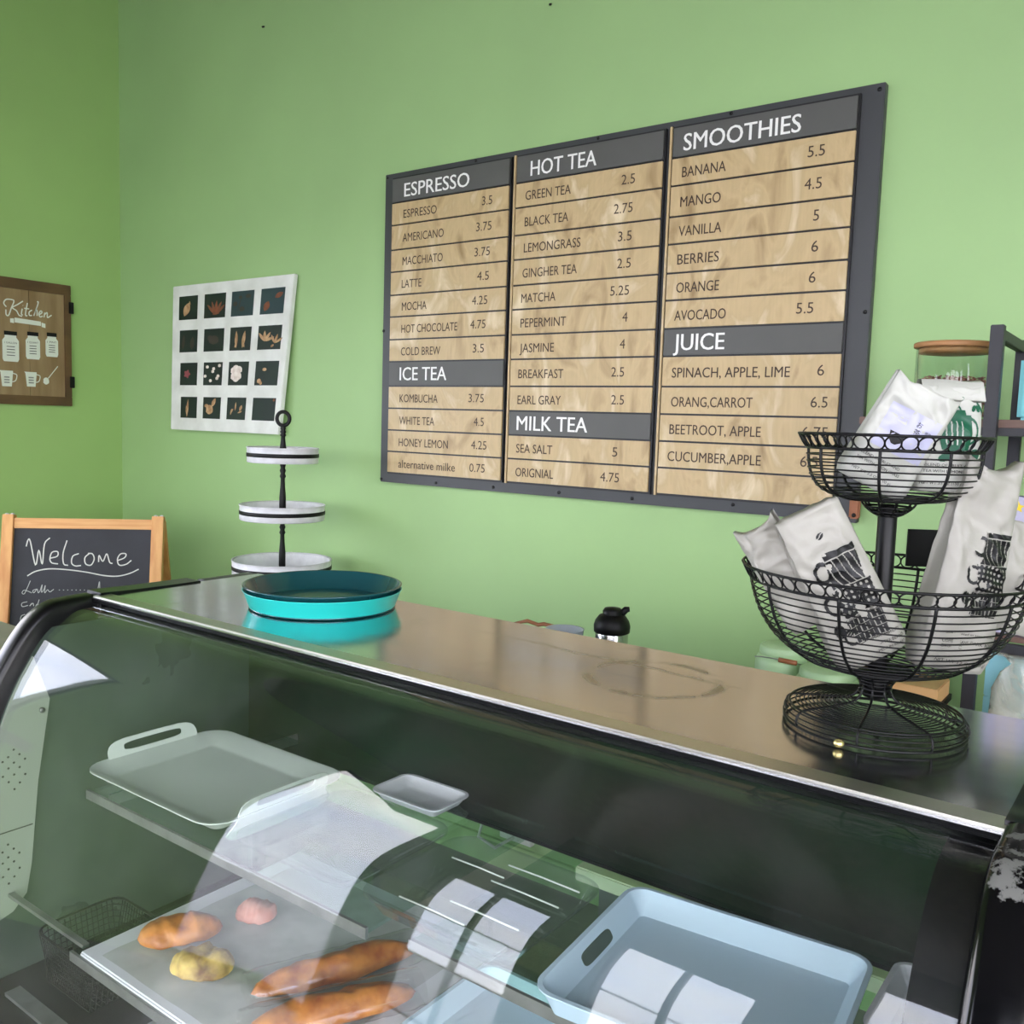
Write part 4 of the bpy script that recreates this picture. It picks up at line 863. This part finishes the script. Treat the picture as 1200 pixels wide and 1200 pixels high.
# ------------------------------------------------------------------ paper bags
def bag(label, W, H, Dp, base, yaw_, lean, pitch, m, prints=(), seed=0, taper=.12, fold=0, horn=0, group=None, name='paper_bag', crease=.004, thin=.75, roll=0):
    """gusseted paper bag standing on base; front faces local -Y; prints: list of (material, name, fn(mb, S))"""
    t = thing(name, label, 'bag', base, group)
    t.rotation_euler = (Matrix.Rotation(yaw_, 4, 'Z') @ Matrix.Rotation(lean, 4, 'Y') @ Matrix.Rotation(pitch, 4, 'X') @ Matrix.Rotation(roll, 4, 'Z')).to_euler()
    nz, nc = 42, 64
    def wid(v): return W / 2 * (1 - taper * v) * (1 - .10 * max(0, .08 - v) / .08)
    def dep(v): return Dp / 2 * (1 - thin * v ** 1.7) * (1 - .25 * max(0, .08 - v) / .08)
    def crs(x, z): return crease * (noise.noise(Vector((x * 22 + seed * 7.1, z * 14, seed))) + .6 * (1 - abs(noise.noise(Vector((x * 40 + z * 30, z * 34 - x * 20, seed + 3.3))) * 2.4)) * (.3 + z / H))
    def S(x, z, d=0):
        v = min(max(z / H, 0), 1); q = min(abs(x) / wid(v), .999); y = -dep(v) * (1 - q ** 4) ** .25
        return (x, y - crs(x, z) * (1 - q ** 6) - d, z)
    mb = MB(); vs = []
    for i in range(nz + 1):
        v = i / nz; z = H * v; w_, d_ = wid(v), dep(v)
        for k in range(nc):
            a = 2 * PI * k / nc; c, s = math.cos(a), math.sin(a)
            x = w_ * math.copysign(abs(c) ** .5, c); y = -d_ * math.copysign(abs(s) ** .5, s)
            if abs(c) > .9: x -= math.copysign(.012 * v * (1 - (abs(s) / .436) ** 2), c) if abs(s) < .436 else 0
            q = min(abs(x) / w_, 1)
            z = H * v + horn * max(0, (v - .86) / .14) * (q ** 3 - .35) + .004 * max(0, (v - .9) / .1) * noise.noise(Vector((x * 60, 0, seed)))
            y += (-1 if s > 0 else 1) * crs(x, z) * (1 - q ** 6)
            vs.append((x, y, z))
    fs = [(i * nc + k, i * nc + (k + 1) % nc, (i + 1) * nc + (k + 1) % nc, (i + 1) * nc + k) for i in range(nz) for k in range(nc)]
    fs += [tuple(range(nc))[::-1]]
    # closed top: pinch
    fs += [(nz * nc + k, nz * nc + k + 1, nz * nc + (nc - k - 1) % nc, nz * nc + (nc - k) % nc) for k in range(0, nc // 2)]
    mb.add(vs, fs, True); mb.build('bag_body', m, t, local=True)
    if fold:
        mb = MB(); n = 18; vs = []
        w_ = wid(1); d_ = dep(1)
        for i, (zz, yy) in enumerate(((H - .002, d_ + .002), (H + fold * .5, .004), (H + fold * .35, -d_ * .6), (H - fold * .8, -d_ - .006), (H - fold, -d_ - .0035), (H - fold * .7, -d_ - .003))):
            for k in range(n + 1):
                x = -w_ + 2 * w_ * k / n; vs.append((x, yy + .002 * noise.noise(Vector((x * 50, i, seed))), zz + .003 * noise.noise(Vector((x * 30, i * .7, seed + 9)))))
        for i in range(5): mb.f += [(i * (n + 1) + k, i * (n + 1) + k + 1, (i + 1) * (n + 1) + k + 1, (i + 1) * (n + 1) + k) for k in range(n)]
        mb.v = vs; mb.sm = [True] * len(mb.f); mb.build('folded_top', m, t, local=True)
    for (pm, nm, fn) in prints:
        mb = MB(); fn(mb, S); mb.build(nm, M[pm], t, local=True)
    return t
def raster(x0, x1, z0, z1, inside, cell=.0008):
    def fn(mb, S):
        nx = int((x1 - x0) / cell); nz = int((z1 - z0) / cell); idx = {}
        def vid(i, j):
            if (i, j) not in idx: idx[(i, j)] = len(mb.v); mb.v.append(S(x0 + i * cell, z0 + j * cell, .0009))
            return idx[(i, j)]
        for j in range(nz):
            i = 0
            for i in range(nx):
                if inside(x0 + (i + .5) * cell, z0 + (j + .5) * cell): mb.f.append((vid(i, j), vid(i + 1, j), vid(i + 1, j + 1), vid(i, j + 1)))
        mb.sm = [True] * len(mb.f)
    return fn
def cups(cx, zt, k=1.0):
    """three stacked cups with handles at the left: waves, dots, lattice"""
    def inside(x, z):
        x = (x - cx) / k; z = (z - zt) / k
        # top cup z -.037..0
        if -.037 < z < 0:
            w_ = .0165 + .0 * z; sh = (z + .0185) * .12
            if abs(x - sh) < w_:
                if z > -.005 and ((x - sh) / w_) ** 2 + ((z + .0) / .005) ** 2 > 1 and abs(z) < .0007: return False
                if -.0072 < z < -.0060: return False
                if z > -.006: return True
                return math.sin((x - sh) * 950 + 1.2 * math.sin(z * 170) + z * 420) > -.85
            r = math.hypot((x + .0205) / .0085, (z + .017) / .0115)
            return .70 < r < 1.05 and x < -.0155
        if -.069 < z <= -.038:
            w_ = .0185 + (z + .069) * .07
            if abs(x + .001) < w_:
                u = (x / .0056) % 1 - .5; q = ((z + .002 * math.sin(x * 99)) / .0062) % 1 - .5
                return math.hypot(u, q) > .27
            r = math.hypot((x + .0245) / .0085, (z + .051) / .0105)
            return .70 < r < 1.05 and x < -.018
        if -.099 < z <= -.070:
            w_ = .0165 + (z + .099) * .09
            if abs(x + .002) < w_:
                return not (((x / .0048) % 1 < .22) and ((z / .0088) % 1 < .8)) and not ((z / .0088) % 1 > .88)
            if math.hypot((x + .030) / .0052, (z + .078) / .0075) < 1: return abs(x + .030 - .2 * (z + .078)) > .0006
            r = math.hypot((x + .021) / .008, (z + .088) / .009)
            return .72 < r < 1.05 and x < -.016
        return False
    return ('bag_print', 'printed_cups', raster(cx - .036 * k, cx + .022 * k, zt - .1 * k, zt + .001, inside))
def bean(cx, cz, r, a):
    def inside(x, z):
        u = (x - cx) * math.cos(a) + (z - cz) * math.sin(a); v = -(x - cx) * math.sin(a) + (z - cz) * math.cos(a)
        return (u / r) ** 2 + (v / (r * .62)) ** 2 < 1 and abs(v - .15 * r * math.sin(u / r * 2.5)) > .0006
    return ('bag_print', 'printed_bean', raster(cx - r, cx + r, cz - r, cz + r, inside, .0006))
def words(items, m='bag_print'):
    def fn(mb, S):
        for (s, x0, x1, z, cap) in items: letter(mb, s, x0, x1, z, cap, lambda x, z_: S(x, z_, .001))
    return (m, 'printed_lettering', fn)
def teapot(cx, cz, k=1):
    def inside(x, z):
        x = (x - cx) / k; z = (z - cz) / k
        w_ = .019 + .006 * math.sin((z + .026) * 48) if -.027 < z < .022 else 0
        if -.030 < z < .022 and abs(x + z * .06) < max(w_, .018):
            if z < -.027 and abs(x) > .014: return False
            for s_ in (-.012, -.0045, .003, .0105):
                if abs(x - s_ + z * .06) < .0011 and -.020 < z < .013: return False
            return True
        if .022 <= z < .029: return abs(x) < .016 - (z - .022) * .5
        r = math.hypot(x / .0075, (z - .029) / .008)
        if .72 < r < 1.05 and z > .028: return True
        r = math.hypot((x - .020) / .014, (z - .0) / .019)
        if .84 < r < 1.02 and x > .018: return True
        return -.031 < x < -.018 and 0.004 < (z - .008) + (x + .02) * -.6 < .014 and x > -.027
    return ('green_print', 'printed_teapot', raster(cx - .036 * k, cx + .036 * k, cz - .031 * k, cz + .038 * k, inside, .0007))
def leaves_print(L_):
    def inside(x, z):
        for (cx, cz, a, l, w_) in L_:
            u = (x - cx) * math.cos(a) + (z - cz) * math.sin(a); v = -(x - cx) * math.sin(a) + (z - cz) * math.cos(a)
            if (u / l) ** 2 + (v / w_) ** 2 < 1: return True
        return False
    return ('green_print', 'printed_leaves', raster(-.05, .05, .03, .168, inside, .0008))
YW = math.radians(36)
GB = 'paper bags in the lower basket'
bag('tall off-white coffee bag with three black cups, right side of the lower basket', (.108), .278, .060, (-.246, 1.330, 1.312), YW + .12, .13, .05, M['bag'],
    [cups(.021, .190, 1.12), words([('COFFEE BEANS, DARK ROAST', -.030, .048, .040, .0042), ('ORGANIC', -.030, .0, .033, .004), ('NET WT 12 OZ (340 g)', -.030, .040, .012, .0042), ('Slow roasted in small lots', -.028, .040, .052, .003)])], 1, taper=.22, group=GB, crease=.010, thin=.6, horn=.022)
bag('off-white coffee bag with three stacked black cups leaning left in the lower basket', .100, .215, .060, (-.316, 1.232, 1.335), YW - .05, -.50, .12, M['bag'],
    [cups(.010, .158, 1.28), bean(.0, .181, .0055, .3), bean(-.017, .050, .005, .4), bean(-.002, .036, .005, 1.3), words([('SMOOTH AND NUTTY', .004, .040, .030, .004), ('COFFEE BEANS', .006, .042, .020, .004), ('MEDIUM ROAST', .006, .042, .010, .004)])], 2, taper=.10, group=GB, thin=.8, crease=.007)
bag('crumpled small off-white bag at the left tip of the lower basket', .070, .150, .050, (-.380, 1.206, 1.372), YW - .5, -.60, .12, M['bag'], (), 3, taper=.1, group=GB, crease=.018, thin=.5, horn=.015)
bag('plain off-white bag edge behind the right rim of the lower basket', .08, .15, .05, (-.195, 1.400, 1.36), YW + .2, .25, 0, M['bag'], (), 4, taper=.15, group=GB)
GU = 'tea bags in the upper basket'
def quad(mat_, nm, x0, x1, z0, z1, d=.0008):
    def fn(mb, S):
        n = 10
        for j in range(n + 1):
            for i in range(n + 1): mb.v.append(S(x0 + (x1 - x0) * i / n, z0 + (z1 - z0) * j / n, d))
        mb.f = [(j * (n + 1) + i, j * (n + 1) + i + 1, (j + 1) * (n + 1) + i + 1, (j + 1) * (n + 1) + i) for j in range(n) for i in range(n)]; mb.sm = [True] * len(mb.f)
    return (mat_, nm, fn)
def cupmark(mb, S):
    o_ = [(-.016, .078), (.006, .078), (.003, .068), (-.003, .063), (-.008, .063), (-.013, .068)]
    mb.add([S(x, z, .002) for x, z in o_], [tuple(range(6))[::-1]])
def jp(mb, S):
    letter(mb, '\u304a', .010, .017, .096, .006, lambda x, z: S(x, z, .002)); letter(mb, '\u8336', .010, .018, .086, .006, lambda x, z: S(x, z, .002)); letter(mb, '\u7dd1\u8336', .024, .032, .092, .003, lambda x, z: S(x, z, .002))
bag('white tea bag with a lilac label tilted right in the upper basket', .098, .146, .060, (-.346, 1.270, 1.553), YW - .22, .46, .05, M['bag_white'],
    [quad('label', 'paper_label', -.030, .038, .052, .112), ('bag_print', 'cup_mark', cupmark), ('bag_print', 'label_lettering', jp), words([('BLEND OF FRUIT AND', -.034, .020, .036, .0035), ('TEA WITH LEMON GRASS', -.036, .024, .028, .0035), ('NET WT 3.5 OZ (100 g)', -.034, .02, .014, .0035)])], 5, taper=.05, group=GU, crease=.012, thin=.45, horn=.006)
bag('white tea bag with green teapot and leaves standing in the upper basket', .090, .140, .052, (-.268, 1.335, 1.548), YW + .05, .02, 0, M['bag_white'],
    [teapot(.002, .082, .95), leaves_print([(-.033, .072, 1.9, .007, .005), (.026, .112, 1.2, .005, .0025), (.032, .112, 1.9, .005, .0025), (-.012, .122, .3, .007, .004), (.008, .124, .1, .005, .003), (.036, .113, 2.1, .011, .0015), (.030, .050, .8, .010, .007), (-.010, .046, .3, .01, .005)]), words([('BLEND OF FRUIT AND', -.036, .030, .034, .0036), ('TEA WITH LEMON GRASS', -.038, .034, .026, .0036), ('NET WT 3.5 OZ (100 g)', -.040, .016, .010, .0036)])], 6, taper=.06, fold=.02, group=GU, thin=.6)
ss = MB().box(-.03, .03, -.0015, .0015, 0, .055); o = ss.build('price_card', M['plastic_black'], local=True); o.location = (-.305, 1.478, 1.42); o.rotation_euler = (.0, 0, YW)
o.location = (-.3, 1.44, 1.43); tag(o, 'small black square card standing behind the lower basket', 'card')
# gold crumb of foil by the base
mb = MB(); mb.lathe([(0, .011), (.005, .010), (.0075, .0055), (.005, .0012), (0, 0)], 14); o = mb.build('foil_pellet', M['brass'], local=True); o.location = (-.331, 1.170, 1.2215); tag(o, 'tiny gold foil pellet against the basket stand base', 'pellet')

# ------------------------------------------------------------------ things on the back counter
def kettle():
    c = (-1.232, 2.15); t = thing('vacuum_jug', 'steel insulated jug with black lid and spout against the green wall', 'jug', (*c, .88))
    MB().lathe([(0, 0), (.042, 0), (.045, .005), (.045, .178), (.043, .182)], 36, (*c, .8805)).build('body', M['chrome'], t)
    MB().lathe([(.044, .180), (.049, .183), (.050, .200), (.046, .214), (.036, .228), (.026, .231)], 36, (*c, .8805)).build('shoulder', M['plastic_black'], t)
    MB().lathe([(.026, .229), (.027, .240), (.022, .248), (0, .251)], 28, (*c, .8805)).build('lid', M['plastic_black'], t)
    MB().tube([(c[0] + .015, c[1] + .011, 1.108), (c[0] + .030, c[1] + .022, 1.126), (c[0] + .037, c[1] + .027, 1.127)], [.011, .009, .007], 10).build('spout', M['plastic_black'], t)
kettle()
mb = MB().lathe([(0, 0), (.035, 0), (.052, .178), (.054, .180), (.050, .179), (.033, .004), (0, .004)], 36, (-1.352, 2.10, .8805)); tag(mb.build('plastic_bowl', M['bowl'], loc=(-1.352, 2.10, .8805)), 'lilac-grey plastic cup left of the steel jug', 'cup')
tr = thing('wooden_tray', 'wicker tray handle rim peeking over the case left of the grey cup', 'tray', (-1.50, 2.2, .88))
MB().box(-1.62, -1.40, 2.08, 2.32, .8805, .893).build('tray_base', M['wood_handle'], tr)
MB().tube([(-1.60, 2.2, .893), (-1.595, 2.2, 1.022), (-1.55, 2.2, 1.036), (-1.51, 2.2, 1.030), (-1.49, 2.2, 1.036), (-1.43, 2.2, 1.032), (-1.41, 2.2, 1.024), (-1.405, 2.2, .893)], .006, 8).build('handle_hoop', M['wood_handle'], tr)
def tin(c, R, h, label, handle):
    t = thing('lidded_tin', label, 'tin', (*c, .88), 'mint tins on the back counter')
    MB().lathe([(0, 0), (R - .003, 0), (R, .004), (R, h * .80), (R * .97, h * .84), (R * .86, h * .90), (R * .80, h * .905)], 44, (*c, .8805)).build('body', M['tin_green'], t)
    MB().lathe([(R * .84, h * .90), (R * .86, h * .92), (R * .84, h * .985), (R * .78, h), (0, h)], 44, (*c, .8805)).build('lid', M['tin_green'], t)
    if handle:
        a = [(c[0] + R * 1.02 * math.cos(q), c[1] - R * 1.02 * abs(math.sin(q)) * .9 , .8805 + h * .86 - .0 * q) for q in [PI * k / 16 for k in range(17)]]
        a = [(p[0], p[1], .8805 + h * .80 + .02 * math.sin(PI * k / 16)) for k, p in enumerate(a)]
        MB().tube(a, .0014, 5).build('bail_wire', M['zinc'], t)
        MB().tube([(c[0] + .015, c[1] - R * .96, .8805 + h * .80 + .02), (c[0] + .058, c[1] - R * .90, .8805 + h * .80 + .018)], .006, 10).build('wooden_grip', M['wood_handle'], t)
tin((-.775, 2.20), .063, .215, 'taller pale mint tin with a wooden bail grip on the back counter', True)
tin((-.645, 2.15), .075, .19, 'wider pale mint tin, right of the one with the grip', False)
mb = MB().box(-.50, -.385, 2.05, 2.17, .8805, 1.092); o = mb.build('wooden_crate', M['light_wood'], bevel=.002); tag(o, 'light wood box behind the basket stand base', 'box')
MB().box(-.505, -.38, 2.045, 2.175, 1.045, 1.058).build('dark_lip', M['plastic_black'], o)

# ------------------------------------------------------------------ black rack at the right with its goods
rk = thing('shelving_rack', 'black steel rack with brown shelf boards at the right edge', 'shelf', (.05, 2.33, 0))
def sbar(x0, x1, y0, y1, z0, z1, nm, m='rack'): return MB().box(x0, x1, y0, y1, z0, z1).build(nm, M[m], rk, bevel=.0015)
for x in (-.358, .50):
    for y in (2.15, 2.50): sbar(x, x + .026, y, y + .026, .8805, 1.858, 'rack_post')
for x in (-.358, .50): sbar(x + .004, x + .022, 2.176, 2.50, 1.828, 1.852, 'rack_rail'); sbar(x + .004, x + .022, 2.176, 2.50, 1.18, 1.20, 'rack_rail')
for y in (2.153, 2.503): sbar(-.332, .50, y, y + .02, 1.17, 1.19, 'rack_rail')
sbar(-.62, .52, 2.178, 2.498, 1.645, 1.662, 'shelf_board', 'shelf_wood')
sbar(-.62, .52, 2.182, 2.494, 1.628, 1.6448, 'shelf_underframe')
sbar(-.331, .499, 2.18, 2.496, .93, .945, 'shelf_board', 'shelf_wood')
sbar(-.331, .499, 2.18, 2.496, 1.191, 1.203, 'shelf_board', 'shelf_wood')
def jar():
    c = (-.452, 2.29); z = 1.6625; R = .079
    t = thing('glass_canister', 'glass canister of dried rose petals with a flat bamboo lid', 'jar', (*c, z))
    MB().lathe([(0, 0), (R - .004, 0), (R, .005), (R, .158), (R - .002, .160), (R - .004, .158), (R - .004, .006), (0, .004)], 48, (*c, z)).build('glass_body', M['jar_glass'], t)
    MB().lathe([(0, 0), (R + .004, 0), (R + .006, .002), (R + .006, .010), (R + .003, .012), (0, .012)], 48, (*c, z + .1602)).build('bamboo_lid', M['bamboo'], t)
    MB().lathe([(0, 0), (R - .006, 0), (R - .006, .012), (0, .012)], 48, (*c, z + .148)).build('lid_plug', M['bamboo'], t)
    mb = MB(); rn = random.Random(5)
    for i in range(900):
        a = rn.random() * 2 * PI; rr_ = (R - .009) * math.sqrt(rn.uniform(.45, 1)) if i < 700 else (R - .01) * math.sqrt(rn.random()); h = rn.uniform(.008, .088) if i < 700 else rn.uniform(.082, .096)
        p = Vector((c[0] + rr_ * math.cos(a), c[1] + rr_ * math.sin(a), z + h)); s = rn.uniform(.003, .006)
        q = Matrix.Rotation(rn.random() * 6, 3, 'X') @ Matrix.Rotation(rn.random() * 6, 3, 'Z')
        mb.add([p + q @ Vector(v) * s for v in ((-1, 0, .2), (0, .8, 0), (1, 0, .3), (0, -.8, 0), (0, 0, .45))], [(0, 1, 4), (1, 2, 4), (2, 3, 4), (3, 0, 4)])
    mb.lathe([(0, .006), (R - .012, .006), (R - .012, .080), (0, .084)], 24, (*c, z))
    o = mb.build('rose_petals', M['petal'], t); o['kind'] = 'stuff'
jar()
o = MB().box(-.312, -.20, 2.26, 2.32, 1.6622, 1.80).build('turquoise_pouch', M['turq_box'], bevel=.008); tag(o, 'turquoise pouch on the upper rack shelf at the picture edge', 'pouch')
o = MB().box(-.322, -.235, 2.20, 2.26, 1.2035, 1.50).build('star_packet', M['lilac_box'], bevel=.004); tag(o, 'lilac-white packet with yellow stars on the middle rack shelf', 'packet')
mb = MB()
for (x, z) in ((-.285, 1.478), (-.288, 1.412), (-.262, 1.49), (-.262, 1.43)):
    mb.add([(x + (.013 if k % 2 == 0 else .006) * math.sin(PI * k / 5), 2.1985, z + (.013 if k % 2 == 0 else .006) * math.cos(PI * k / 5)) for k in range(10)], [tuple(range(10))])
mb.build('printed_stars', M['yellow'], o)
mb = MB(); mb.add([(-.30, 2.1987, 1.43), (-.292, 2.1987, 1.43), (-.292, 2.1987, 1.455), (-.30, 2.1987, 1.455)], [(0, 1, 2, 3)]); mb.add([(-.272, 2.1987, 1.35), (-.24, 2.1987, 1.35), (-.24, 2.1987, 1.375), (-.272, 2.1987, 1.375)], [(0, 1, 2, 3)]); mb.build('purple_marks', M['purple'], o)
k = 0
for (x0, x1, z0, z1, lb) in ((-.322, -.235, .9455, 1.06, 'pale blue carton, lower one at the left of the low rack shelf'), (-.322, -.235, 1.061, 1.165, 'pale blue carton, upper one at the left of the low rack shelf'),
                             (-.228, -.14, .9455, 1.05, 'pale blue carton, lower one behind the frosted bag'), (-.228, -.14, 1.051, 1.165, 'pale blue carton, upper one behind the frosted bag')):
    o = MB().box(x0, x1, 2.20, 2.28, z0, z1).build('carton', M['aqua_box'], bevel=.002); tag(o, lb, 'carton', 'pale blue cartons on the low rack shelf')
mb = MB(); c = (-.256, 2.155)
vs = []; nn = 24
for (R, z, sq) in ((.04, .881, .55), (.045, .93, .55), (.044, 1.02, .5), (.043, 1.09, .45), (.032, 1.13, .3), (.012, 1.15, .6), (.030, 1.172, .3), (.048, 1.165, .3)):
    for q in range(nn):
        a = 2 * PI * q / nn; f = 1 + .12 * math.sin(5 * a + z * 40); vs.append((c[0] + R * f * math.cos(a), c[1] + R * f * sq * .8 * math.sin(a), z))
mb.add(vs, [(i * nn + q, i * nn + (q + 1) % nn, (i + 1) * nn + (q + 1) % nn, (i + 1) * nn + q) for i in range(7) for q in range(nn)], True)
tag(mb.build('frosted_gift_bag', M['bag_plastic'], loc=(c[0], c[1], .881)), 'tied frosted plastic bag in front of the pale blue cartons', 'bag')
